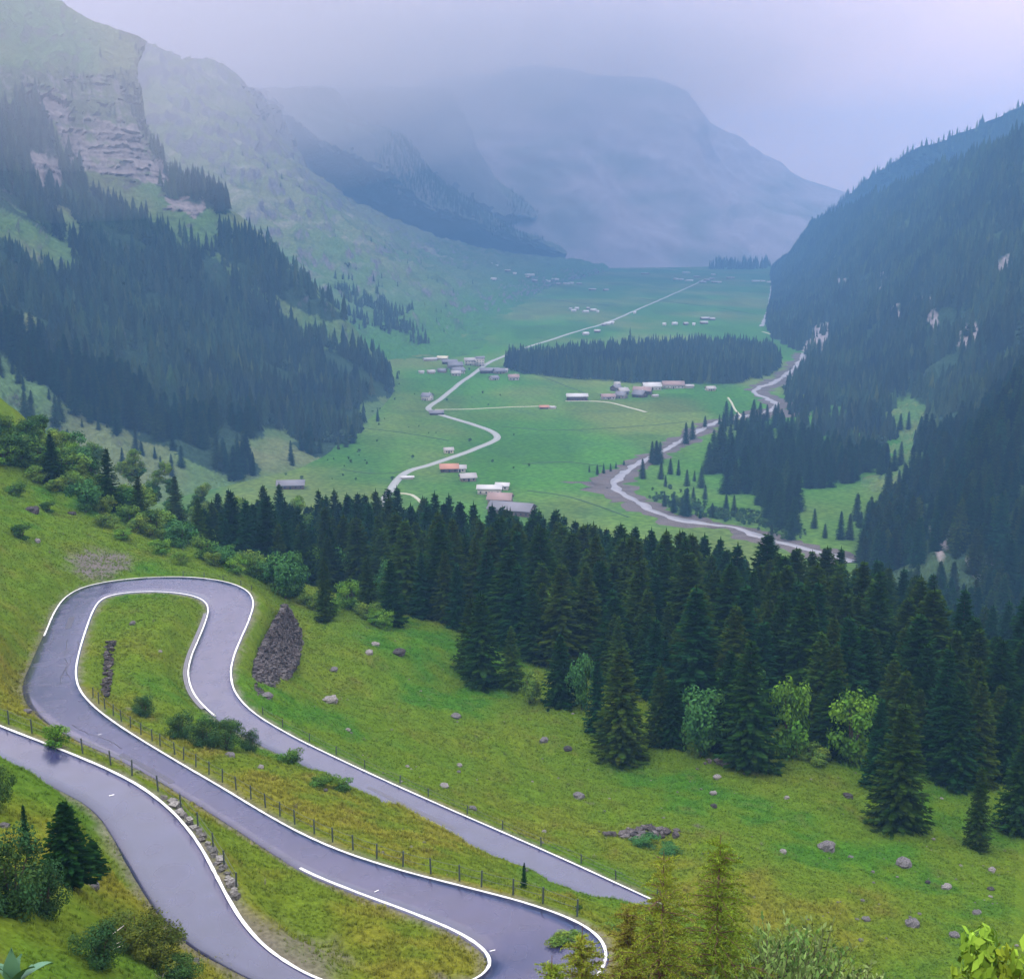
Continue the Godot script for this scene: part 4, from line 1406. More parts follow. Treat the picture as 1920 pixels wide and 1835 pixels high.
func boulders() -> void:
	var kinds := []
	for i in 6: kinds.append(lump(50 + i, 0.45, [0.62, 0.75, 0.55, 0.85, 0.5, 0.68][i]))
	var pale := mat(Color(0.34, 0.32, 0.32), 0.9, true)
	var grey := mat(Color(0.20, 0.19, 0.20), 0.9, true)
	var dark := mat(Color(0.075, 0.07, 0.075), 0.9, true)
	for m in [pale, grey, dark]:
		m.albedo_texture = M.rock.albedo_texture
		m.uv1_triplanar = true
		m.uv1_scale = Vector3.ONE * 1.3
		m.heightmap_enabled = true
		m.heightmap_texture = M.rock.heightmap_texture
		m.heightmap_scale = 6.0
	# px, py, width in px, tone
	var list := [
		["620 1315 40 0", "large pale boulder on the pasture beyond the retaining wall"], ["652 1369 14 0", "small pale boulder below the large one on the pasture"], ["855 1345 28 1", "flat grey boulder in the middle of the upper pasture"],
		["692 1226 22 0", "pale flat boulder near the forest corner of the pasture"], ["748 1225 34 2", "dark cracked boulder near the forest corner of the pasture"], ["704 1210 22 0", "pale boulder just above the flat one near the forest corner"],
		["626 1257 22 1", "low grey boulder between the retaining wall and the forest corner"], ["862 1436 16 0", "white boulder on the lower middle pasture"], ["833 1475 26 0", "brownish boulder close above the lowest road leg"],
		["886 1518 22 1", "grey boulder touching the lowest road leg's fence"], ["1345 1458 22 0", "pale pointed boulder below the stone heap"], ["1338 1512 18 2", "black boulder in the middle of the right pasture"],
		["1338 1488 20 0", "pale flat boulder above the black one"], ["1475 1497 16 0", "small white boulder left of the large free-standing spruce"], ["1590 1495 30 2", "dark boulder beside the large free-standing spruce"],
		["1550 1593 46 1", "wide grey boulder below the large free-standing spruce"], ["1596 1608 16 1", "small grey boulder just right of the wide one"], ["1695 1622 42 1", "broad pale grey boulder with flat top on the right pasture"],
		["1776 1664 26 0", "tall pale boulder standing on the right pasture"], ["1468 1598 20 0", "pale boulder between the young tree tops and the wide boulder"], ["1832 1713 26 1", "grey boulder at the right border of the pasture"],
		["1740 1655 14 2", "small dark boulder left of the tall pale one"], ["1858 1668 20 2", "dark boulder at the right end of the pasture"], ["1860 1632 20 0", "pale boulder at the right end of the pasture"],
		["1625 1725 24 1", "dark grey boulder in the foreground grass right of the shrubs"], ["1710 1735 40 1", "long low boulder in the foreground grass"], ["1790 1755 30 1", "blocky boulder right of the long low one"],
		["1020 1390 22 1", "low grey boulder in the grass of the middle pasture"], ["1065 1405 24 2", "dark low boulder right of the low grey one"], ["1085 1495 30 1", "flat grey boulder pile in the lower pasture"],
		["430 1418 26 1", "grey boulder on the grass strip between the two lower road legs"], ["488 1440 18 0", "pale boulder on the grass strip between the two lower road legs"], ["300 1222 12 0", "small pale boulder on the grass inside the hairpin"],
		["248 1170 16 1", "low grey boulder near the top of the grass inside the hairpin"], ["25 860 40 1", "grey slab rock among the bushes at the far left"], ["60 960 34 2", "dark rock outcrop on the left hillside"],
		["135 965 22 2", "dark rock right of the outcrop on the left hillside"], ["70 1015 16 0", "pale rock on the left hillside above the hairpin"], ["50 1335 24 1", "grey rock at the road edge on the far left"],
		["175 1665 30 1", "flat grey rock on the bank below the small dark spruce"], ["365 1805 30 1", "grey rock on the bank by the uppermost road leg's lower end"], ["8 1550 26 1", "grey rock at the left edge of the bank"],
		["500 1308 34 1", "pale stone at the foot of the retaining wall"], ["1020 1560 14 0", "small pale rock near the lowest road leg"]]
	for i in list.size():
		var r = rows(list[i][0])[0]
		var p := on_hill(r[0], r[1], 45.0)
		var w: float = r[2] * -p.z / FOCAL
		var o := put("boulder", kinds[i % 6], [pale, grey, dark][int(r[3])])
		o.position = p + Vector3.UP * w * 0.07
		o.rotation = Vector3(rng.randf_range(-0.15, 0.15), rng.randf() * TAU, rng.randf_range(-0.15, 0.15))
		o.scale = Vector3.ONE * w
		tag(o, list[i][1], "boulder", "boulders on the hillside")
	for i in 300:
		var px := rng.randf_range(560, 1915)
		var py := rng.randf_range(1190, 1790)
		if rng.randf() < 0.3: px = rng.randf_range(1000, 1900)
		var p := on_hill(px, py, 45.0)
		if edge_at(p.x, -p.z) < 1.5 or -p.z > 260.0 or -p.z < 95.0: continue
		if p.x < -30 and -p.z < 150: continue
		var w := 0.22 + 0.55 * pow(rng.randf(), 2.5)
		var o := put("stone", kinds[i % 6], [pale, grey, grey][rng.randi() % 3])
		o.position = p + Vector3.UP * w * 0.07
		o.rotation = Vector3(rng.randf_range(-0.2, 0.2), rng.randf() * TAU, rng.randf_range(-0.2, 0.2))
		o.scale = Vector3(w, w * rng.randf_range(0.6, 1.0), w)
		tag(o, "small loose grey stone lying in the pasture grass", "stone", "loose stones strewn over the pasture")

# ------------------------------------------------------------------ bushes and broad-leaved trees
func bush(kind: int, at: Vector3, high: float, wide: float, called: String, label: String, category: String, group := "") -> Node3D:
	var t := thing(called, at - Vector3.UP * 0.15, rng.randf() * TAU, label, category, group)
	t.scale = Vector3(wide, high, wide)
	put("stem", stem_mesh, M.bark, t)
	put("foliage", bush_kinds[kind], M.leaf, t)
	return t

func shrubs() -> void:
	var st := SurfaceTool.new()
	st.begin(Mesh.PRIMITIVE_TRIANGLES)
	for a in 5:
		var d := Vector3(cos(a * 1.3), 0, sin(a * 1.3))
		tube(st, PackedVector3Array([Vector3(0, -0.05, 0), d * 0.06 + Vector3(0, 0.3, 0), d * (0.1 + 0.03 * a) + Vector3(0, 0.72, 0)]), PackedFloat32Array([0.022, 0.016, 0.006]), 5)
	st.generate_normals()
	stem_mesh = st.commit()
	var tones := [Color(0.055, 0.120, 0.020), Color(0.085, 0.16, 0.024), Color(0.088, 0.155, 0.026), Color(0.034, 0.085, 0.020), Color(0.038, 0.115, 0.034), Color(0.075, 0.18, 0.022)]
	for i in 6:
		bush_kinds.append(leafy_crown(300 + i, 20 + i, 3000, 0.036, tones[i], 0.10))
	for i in 3:
		bush_kinds.append(leafy_crown(340 + i, 26, 7000, 0.021, [Color(0.030, 0.072, 0.024), Color(0.075, 0.11, 0.022), Color(0.045, 0.105, 0.030)][i], 0.08))
	# left shoulder: px, py of the foot, height and width in metres, kind
	var left := rows("20 870 6 6 3|70 880 6 7 0|120 900 5.5 6 0|160 960 6.5 5.5 4|140 905 6 6 1|95 850 5 5 2|15 830 6 6 0|60 830 5 5 3|130 850 5 5.5 4|180 860 5 5 0|235 890 5 5 2|260 960 6 6 2|285 930 5 5 0|300 1000 5 5 1|340 1030 5.5 5 4|370 990 6 6 1|250 870 4.5 5 1|310 890 4 4 2|385 1050 4.5 5 0|420 1060 4 4.5 4|440 1075 3.5 4 5|475 1080 4 4 0|510 1090 4 4 4|545 1120 8 6 4|575 1000 6 6 0|600 1090 5 5 0|560 960 5 5 1|440 960 5 5 2|380 930 4 4 2|655 1140 5.5 5 5|690 1160 3.5 4.5 2|620 1150 3 4 5|580 1140 3 3.5 2|712 1170 3 4.5 5|300 1040 3 4 5|340 1060 2.5 3 1|30 930 3 4 0|90 960 2 3 3|40 1010 2.5 3.5 3|110 920 3 4 2|70 905 3.5 4 1|200 990 3 4 2|230 1010 2 3.5 5")
	var spot := ["on the left shoulder above the hairpin", "behind the top of the hairpin", "right of the hairpin by the retaining wall"]
	var sorts := {}
	var looks := ["mid green", "light green", "yellowish green", "dark green", "bluish green", "bright green"]
	for i in left.size():
		var e = left[i]
		var p := on_hill(e[0], e[1], 150.0)
		var where: String = spot[0] if e[0] < 290 else spot[1] if e[0] < 500 else spot[2]
		var key: String = looks[int(e[4])] + " bush from the left " + where
		if not sorts.has(key): sorts[key] = []
		sorts[key].append(bush(int(e[4]), p, e[2] * 1.15, e[3] * 1.35, "alder_bush", "", "bush", "bushes around the hairpin"))
	for key in sorts:
		rank(sorts[key], key)
	var thicket := poly("-10 800|110 815|230 870|330 925|420 985|500 1045|570 1125|545 1135|480 1088|400 1062|330 1035|250 1000|190 965|110 910|60 890|-10 880")
	var placed := 0
	var more := []
	while placed < 105:
		var q := Vector2(rng.randf_range(-10, 575), rng.randf_range(795, 1140))
		if not Geometry2D.is_point_in_polygon(q, thicket): continue
		placed += 1
		var h := rng.randf_range(2.6, 5.6)
		more.append(bush(rng.randi() % 6, on_hill(q.x, q.y, 150.0), h, h * rng.randf_range(1.0, 1.5), "alder_bush", "", "bush", "thicket of bushes around the hairpin"))
	rank(more.filter(func(o): return o.scale.y >= 4.8), "tall bush from the left in the thicket above and behind the hairpin")
	rank(more.filter(func(o): return o.scale.y < 4.8), "low bush from the left in the thicket above and behind the hairpin")
	var odd := [["535 1122 10.5 8.5 4", "round bluish green tree standing right of the hairpin"], ["1312 1418 12.5 9.0 4", "blue-green broad-leaved tree between the tall spruces at the meadow edge"], ["1478 1420 14 8.0 5", "bright green broad-leaved tree right of the very tall spruce"],
		["995 1318 6 4.5 2", "yellowish shrub beside a dark spruce at the meadow edge"], ["1092 1330 11 6 4", "bluish green tree behind the meadow-edge spruces"], ["1305 1420 3.2 2.6 2", "small yellow-leaved shrub by the heap of stones"],
		["1530 1430 3 6 2", "low yellowish bushes on the right forest edge, left of the free-standing spruce"], ["720 1180 3 4 5", "low bright bush at the meadow's top corner"], ["1150 1400 3 5 4", "low bluish bush at the foot of the broad brownish spruce"]]
	for o in odd:
		var e = rows(o[0])[0]
		bush(int(e[4]), on_hill(e[0], e[1], 120.0), e[2], e[3], "broadleaf_tree" if e[2] > 4 else "shrub", o[1], "tree" if e[2] > 4 else "shrub")
	var among := []
	for p in broad_spots:
		var h := rng.randf_range(9.0, 14.0)
		among.append(bush([0, 1, 4, 5][rng.randi() % 4], p, h, h * rng.randf_range(0.65, 0.85), "broadleaf_tree", "", "tree", "broad-leaved trees among the spruces"))
	rank(among, "light green broad-leaved tree from the left among the belt's spruces")
	var mid := [["270 1342 3.0 3.6 6", "dark green bush on the grass inside the hairpin"], ["340 1385 3.6 4.2 6", "leftmost of the large dark bushes between the two lower road legs"], ["385 1400 4.0 4.6 6", "middle one of the large dark bushes between the two lower road legs"], ["425 1405 4.3 4.8 8", "tallest of the large dark bushes between the two lower road legs"], ["470 1410 3.2 3.0 6", "rightmost of the large dark bushes between the two lower road legs"], ["545 1432 2.2 3.6 0", "low bush right of the large dark ones beside the lowest leg"], ["600 1475 1.6 3.2 0", "small bush on the bank above the lowest leg"], ["640 1480 1.7 3.4 0", "small grey-green bush touching the lowest leg's lower edge"],
		["105 1400 2.3 2.6 5", "light green bush between the uppermost and the middle leg at the far left"], ["1210 1585 1.6 4 4", "low bluish bush in the rubble above the lowest road leg"], ["1255 1600 1.5 3.5 4", "low bush at the right end of the rubble strip"], ["1085 1712 0.9 0.9 3", "little dark bush at a fence post of the right bend"], ["1060 1770 1.0 3 2", "dry yellow tuft outside the right bend"], ["1160 1755 1.2 3.0 2", "dry yellow bush outside the right bend"]]
	for o in mid:
		var e = rows(o[0])[0]
		bush(int(e[4]), on_hill(e[0], e[1], 45.0), e[2], e[3], "bush", o[1], "bush")
	var fir := make_spruce(4, on_hill(982, 1665, 60.0), 2.6, "little spruce on the strip between the two lower road legs", "", 1.0)
	fir.scale *= Vector3(0.7, 1, 0.7)
	# bank at the lower left
	var bank := [["25 1715 4.8 4.6 6", "big dark bush at the left edge of the bank"], ["85 1715 3.4 3.4 6", "dark bush right of the big one on the bank"], ["-8 1520 4.6 3.0 8", "bush at the left edge beside the uppermost road leg"], ["250 1790 3.0 3.8 7", "olive bush below the uppermost road leg"], ["290 1820 3.2 4.0 7", "olive yellow bush near the lower border by the road"], ["190 1810 2.6 3.2 6", "dark bush around the bleached branches"], ["330 1850 2.4 3.6 8", "low green bush near the lower border beside the road"]]
	for o in bank:
		var e = rows(o[0])[0]
		bush(int(e[4]), on_hill(e[0], e[1], 25.0), e[2], e[3], "bush", o[1], "bush")
	make_spruce(2, on_hill(128, 1655, 25.0), 5.4, "small dark spruce on the bank beside the uppermost road leg", "", 1.35)
	make_spruce(4, on_hill(50, 1600, 25.0), 3.4, "slender sapling spruce left of the small dark spruce on the bank", "", 0.7)
	make_spruce(2, on_hill(175, 1640, 25.0), 2.6, "knee-high spruce right of the small dark spruce on the bank", "", 1.5)

# ------------------------------------------------------------------ buildings
func box(st: SurfaceTool, lo: Vector3, hi: Vector3) -> void:
	var c := []
	for k in 8: c.append(Vector3(hi.x if k & 1 else lo.x, hi.y if k & 2 else lo.y, hi.z if k & 4 else lo.z))
	for f in [[0, 1, 3, 2], [5, 4, 6, 7], [4, 0, 2, 6], [1, 5, 7, 3], [2, 3, 7, 6], [4, 5, 1, 0]]:
		for k in [0, 2, 1, 0, 3, 2]:
			st.add_vertex(c[f[k]])

func boxed(lo: Vector3, hi: Vector3) -> ArrayMesh:
	var st := SurfaceTool.new()
	st.begin(Mesh.PRIMITIVE_TRIANGLES)
	box(st, lo, hi)
	st.generate_normals()
	return st.commit()

func gable(w: float, l: float, y: float, rise: float, over: float, thick: float) -> ArrayMesh:
	# ridge along x; two slabs
	var st := SurfaceTool.new()
	st.begin(Mesh.PRIMITIVE_TRIANGLES)
	var hx_ := l * 0.5 + over
	var k := rise / (w * 0.5)
	for s in [-1.0, 1.0]:
		var z1: float = s * (w * 0.5 + over)
		var y1 := y - over * k
		var a := [Vector3(-hx_, y + rise, 0), Vector3(hx_, y + rise, 0), Vector3(hx_, y1, z1), Vector3(-hx_, y1, z1)]
		var b := []
		for p in a: b.append(p + Vector3.UP * thick)
		for f in [[b[0], b[1], b[2], b[3]], [a[3], a[2], a[1], a[0]], [b[3], b[2], a[2], a[3]], [b[0], b[3], a[3], a[0]], [b[2], b[1], a[1], a[2]]]:
			var q: Array = f
			if s < 0: q = [f[3], f[2], f[1], f[0]]
			for i in [0, 2, 1, 0, 3, 2]: st.add_vertex(q[i])
	st.generate_normals()
	return st.commit()

func gable_end(w: float, l: float, y: float, rise: float) -> ArrayMesh:
	var st := SurfaceTool.new()
	st.begin(Mesh.PRIMITIVE_TRIANGLES)
	for s in [-1.0, 1.0]:
		for p in [Vector3(s * l * 0.5, y, -w * 0.5), Vector3(s * l * 0.5, y + rise, 0), Vector3(s * l * 0.5, y, w * 0.5)]: st.add_vertex(p)
	st.generate_normals()
	return st.commit()

func house(called: String, category: String, px: float, py: float, turn: float, l: float, w: float, h: float, rise: float, roof: Material, wall: Material, detail: int, label: String, group: String) -> void:
	var p := on_floor(px, py)
	var o := thing(called, p, turn, label, category, group)
	put("wall", boxed(Vector3(-l * 0.5, -0.6, -w * 0.5), Vector3(l * 0.5, h, w * 0.5)), wall, o)
	put("gable", gable_end(w, l, h, rise), wall, o)
	put("roof", gable(w, l, h, rise, 0.9 if l > 7 else 0.5, 0.22), roof, o)
	if detail > 0:
		put("door", boxed(Vector3(-0.6, 0, w * 0.5), Vector3(0.6, 2.1, w * 0.5 + 0.06)), M.dark_opening, o)
		var n := int(l / 3.2)
		for f in maxi(1, int(h / 2.7)):
			for i in n:
				var x := -l * 0.5 + (i + 0.5) * l / n
				if f == 0 and absf(x) < 1.3: continue
				put("window", boxed(Vector3(x - 0.5, f * 2.7 + 0.9, w * 0.5), Vector3(x + 0.5, f * 2.7 + 2.0, w * 0.5 + 0.07)), M.dark_opening, o)
		for s in [-1.0, 1.0]:
			put("window", boxed(Vector3(minf(s * l * 0.5, s * (l * 0.5 + 0.07)), 1.0, -0.5), Vector3(maxf(s * l * 0.5, s * (l * 0.5 + 0.07)), 2.2, 0.5)), M.dark_opening, o)
		if detail > 1:
			put("chimney", boxed(Vector3(l * 0.2, h + rise * 0.6, -0.9), Vector3(l * 0.2 + 0.7, h + rise + 0.9, -0.2)), M.concrete, o)

func buildings() -> void:
	# name | px py turn length width wall-height ridge-height | roof | wall | detail | label
	var list := [
		["barn", "960 962 -0.35 26 14 3.6 3.2", "slate", "timber", 1, "long slate-roofed barn just behind the spruce tops"],
		["barn", "938 945 -0.2 14 10 4.2 3.0", "pink_roof", "pale_timber", 1, "pinkish-roofed barn behind the long slate-roofed one"],
		["barn", "918 925 -0.05 15 8 4 1.6", "tin", "plaster", 1, "white-walled barn with a bright tin roof in the near meadow"],
		["shed", "942 917 -0.1 8 6 3 1.4", "tin", "plaster", 1, "small white shed attached right of the tin-roofed barn"],
		["barn", "842 884 0.1 12 8 3.2 2.4", "rust_roof", "timber", 1, "orange-roofed barn beside the valley road"],
		["shed", "862 884 0.05 8 6 3 1.8", "pale_roof", "plaster", 1, "pale shed right of the orange-roofed barn"],
		["barn", "877 901 0.25 10 7 3 2.2", "pale_roof", "pale_timber", 1, "grey-roofed hut below the orange-roofed barn"],
		["shed", "763 898 0.2 8 3 1.6 0.5", "tin", "plaster", 0, "low white shelter at the roadside bend"],
		["hut", "841 849 0.2 7 5 2.6 1.6", "pale_roof", "cream", 1, "lone cream hut above the valley road"],
		["barn", "545 915 0.1 17 9 3 2.4", "slate", "timber", 1, "grey-roofed barn half hidden by the bushes on the left"],
		["chalet", "801 750 -0.4 9 9 4.6 2.6", "slate", "plaster", 2, "white chalet with a dark roof left of the road bend"],
		["barn", "818 777 0.1 12 6 2.2 1.8", "slate", "timber", 0, "dark low barn right at the sharp road bend"],
		["barn", "1082 750 0.02 20 10 4.4 2.2", "tin", "timber", 1, "lone long barn with a bright roof in the middle meadow"],
		["hut", "1020 766 0.1 8 4 2 1.2", "rust_roof", "timber", 0, "small reddish hut at the end of the field track"],
		["hut", "1035 766 -0.1 7 4 1.4 0.8", "pale_roof", "plaster", 0, "low pale hut right of the reddish one"],
		["barn", "1222 730 0.1 18 11 4 3.4", "tin", "plaster", 1, "bright white-roofed barn of the right farm group"],
		["barn", "1205 738 -0.3 18 11 4 3.2", "pink_roof", "timber", 1, "pink-roofed barn in front of the white-roofed one"],
		["barn", "1262 727 0.0 22 11 4 3.2", "pink_roof", "plaster", 1, "wide pink-roofed farmhouse by the forest edge"],
		["shed", "1290 727 0.0 11 6 2.4 1.2", "pale_roof", "plaster", 0, "small pale shed right of the wide farmhouse"],
		["hut", "1332 732 0.3 9 7 2.6 2.0", "pale_roof", "cream", 1, "lone cream hut on the mound by the forest edge"],
		["barn", "1140 748 0.15 13 8 3 2.2", "pink_roof", "plaster", 1, "low pinkish barn at the left of the farm hamlet"],
		["chalet", "1165 746 -0.5 10 9 3.6 2.8", "slate", "pale_timber", 2, "grey-roofed chalet in the front of the farm hamlet"],
		["chalet", "1168 738 0.4 10 8 3.6 2.6", "pale_roof", "pale_timber", 2, "pale-roofed chalet in the middle of the farm hamlet"],
		["chalet", "1155 732 0.8 9 8 3.4 2.6", "slate", "timber", 2, "dark chalet in the rear of the farm hamlet"],
		["hut", "1157 724 0.2 6 6 2.8 2", "pale_roof", "plaster", 1, "small pale hut topmost in the farm hamlet"],
		["chalet", "1200 744 -0.7 12 10 3.4 3.4", "slate", "timber", 2, "dark-gabled chalet right of the farm hamlet"],
		["hut", "1228 744 0.3 6 4 1.6 0.9", "pale_roof", "cream", 0, "tiny cream hut right of the dark-gabled chalet"],
		["barn", "1413 785 0.1 8 5 2.4 1.2", "tin", "plaster", 0, "small white-roofed hut among the spruces by the river"],
		["hotel", "900 686 0.1 10 9 10.5 1.2", "slate", "plaster", 1, "tall white hotel block in the village at the road"],
		["chalet", "882 684 0.1 14 9 6.4 2.4", "pale_roof", "plaster", 2, "broad white house left of the tall hotel block"],
		["chalet", "853 690 0.3 17 10 4 3.4", "slate", "pale_timber", 2, "large grey-roofed house in the upper village"],
		["chalet", "858 700 0.5 14 10 4 3.2", "slate", "plaster", 2, "grey-roofed house below the large one in the village"],
		["chalet", "843 682 0.0 18 8 3.2 2.2", "slate", "timber", 1, "long dark-roofed house at the upper left of the village"],
		["chalet", "855 704 0.1 10 7 3.4 2.2", "pale_roof", "plaster", 1, "lowest pale house of the village's left cluster"],
		["barn", "806 676 0.4 16 8 2.4 1.6", "pale_roof", "plaster", 0, "pale low barn at the far left of the village"],
		["barn", "830 674 -0.2 13 9 2.6 2", "cream", "cream", 0, "yellowish-roofed barn left of the village"],
		["hut", "808 700 0.3 8 6 2.4 1.8", "pale_roof", "plaster", 0, "small white hut below the far left barn of the village"],
		["hut", "829 698 -0.3 9 7 2.6 2", "slate", "pale_timber", 0, "small green-grey hut left of the village's lowest houses"],
		["hut", "790 700 0.1 6 5 2 1.4", "pale_roof", "plaster", 0, "leftmost tiny hut below the village"],
		["barn", "918 699 0.05 22 10 3.4 2.6", "slate", "timber", 1, "long dark barn right where the road enters the village"],
		["chalet", "936 700 0.4 12 9 3.4 2.6", "slate", "pale_timber", 1, "dark house at the right end of the long dark barn"],
		["hut", "946 698 0.2 7 6 3 1.6", "pale_roof", "plaster", 1, "bright little house beside the forest's left end"],
		["hut", "926 712 0.6 9 7 2.6 2.2", "slate", "plaster", 1, "grey hut in the meadow below the long dark barn"],
		["chalet", "963 712 0.1 11 8 3.6 2.6", "pink_roof", "plaster", 2, "pinkish-roofed white chalet by the forest's left corner"],
		["chalet", "636 612 -0.3 9 9 4.0 2.4", "slate", "plaster", 1, "lone white chalet on the sloping meadow at the left forest edge"]]
	for b in list:
		var r = rows(b[1])[0]
		if b[0] == "chalet" and r[0] == 636.0:
			var s := surface_near(left_spur, 636, 612)
			var f := on_floor(r[0], r[1])
			house(b[0], "chalet", 0, 900, r[2], r[3], r[4], r[5], r[6], M[b[2]], M[b[3]], b[4], b[5], "")
			get_child(get_child_count() - 1).position = s
			continue
		house(b[0], b[0], r[0], r[1], r[2], r[3], r[4], r[5], r[6], M[b[2]], M[b[3]], b[4], b[5], "buildings on the valley floor")
	var place := ["first", "second", "third", "fourth", "fifth", "sixth", "seventh", "eighth", "ninth", "tenth", "eleventh", "twelfth", "thirteenth", "fourteenth", "fifteenth", "sixteenth"]
	var hamlets := {
		"in the row on the far left meadow": "888 506 12 0|914 496 18 1|929 499 17 1|951 511 14 0|965 513 8 1|975 516 10 0|989 520 14 0|992 514 24 1|1002 528 14 0|1018 527 20 0|1030 529 9 1|1042 524 20 1|1045 533 18 0|1062 533 16 1|1071 532 14 1|1086 533 14 0",
		"scattered beside the far hut row": "924 525 16 1|1111 544 18 0|1136 545 13 0",
		"in the cluster above the straight road": "1070 581 9 0|1076 584 14 1|1082 580 12 1|1098 586 18 1|1103 580 10 0|1113 583 18 1|1121 586 8 1",
		"in the yard beside the straight road": "1139 609 15 1|1147 607 12 1|1132 611 10 0|1120 623 14 0|1098 628 14 1",
		"beyond the valley forest": "1246 610 9 1|1265 609 14 1|1286 609 12 0|1301 610 8 1|1320 607 20 0|1322 599 24 0|1335 600 16 0|1190 588 9 1",
		"in the far village at the road end": "1210 514 24 0|1267 524 14 1|1277 525 14 1|1292 527 22 1|1287 512 24 1|1318 530 20 0|1325 526 16 0|1338 516 14 1|1340 530 18 0|1348 530 14 1|1370 522 24 0|1307 520 18 0|1335 524 14 0|1417 528 20 1|1430 528 16 1|1444 530 18 1"}
	for k in hamlets:
		var i := 0
		for r in rows(hamlets[k]):
			var bright: bool = r[3] > 0.5
			var p := on_floor(r[0], r[1])
			var l: float = r[2] * 0.62 if -p.z < 3000 else r[2] * 1.0
			house("hut", "hut", r[0], r[1], rng.randf_range(-0.5, 0.5), l, l * 0.7, 2.8, 2.0, M.tin if bright else M.pale_roof, M.plaster if bright else M.timber, 0, "%s %s from the left, %s" % [place[i], "pale hut" if bright else "grey hut", k], k)
			if r[0] < 1140.0 and r[1] < 550.0:
				var q := surface_near(far_left, r[0], r[1])
				if seen_at(q).distance_to(Vector2(r[0], r[1])) < 5.0 and q.distance_to(CAM) < p.distance_to(CAM): get_child(get_child_count() - 1).position = q
			i += 1
	# a small white car on the valley road
	var c := thing("car", on_floor(729, 926) + Vector3(0, 0.42, 0), 0.25, "small white car on the valley road near the spruce tops", "car")
	put("body", boxed(Vector3(-0.85, 0.35, -2.1), Vector3(0.85, 0.95, 2.1)), M.car_paint, c)
	put("cabin", boxed(Vector3(-0.75, 0.95, -1.3), Vector3(0.75, 1.5, 1.2)), M.dark_opening, c)
	put("roof", boxed(Vector3(-0.72, 1.5, -1.2), Vector3(0.72, 1.56, 1.1)), M.car_paint, c)
	for s in [[-0.8, -1.3], [0.8, -1.3], [-0.8, 1.3], [0.8, 1.3]]:
		var wheel := CylinderMesh.new()
		wheel.top_radius = 0.34
		wheel.bottom_radius = 0.34
		wheel.height = 0.22
		var o := put("wheel", wheel, M.rubber, c)
		o.position = Vector3(s[0], 0.34, s[1])
		o.rotation.z = PI / 2

func surface_near(l: Dictionary, px: float, py: float) -> Vector3:
	var best := Vector3.ZERO
	var least := 1e9
	var p: PackedVector3Array = l.p
	for k in p.size():
		var q := seen_at(p[k])
		var e := absf(q.x - px) + absf(q.y - py) + p[k].distance_to(CAM) * 0.002
		if e < least:
			least = e
			best = p[k]
	return best

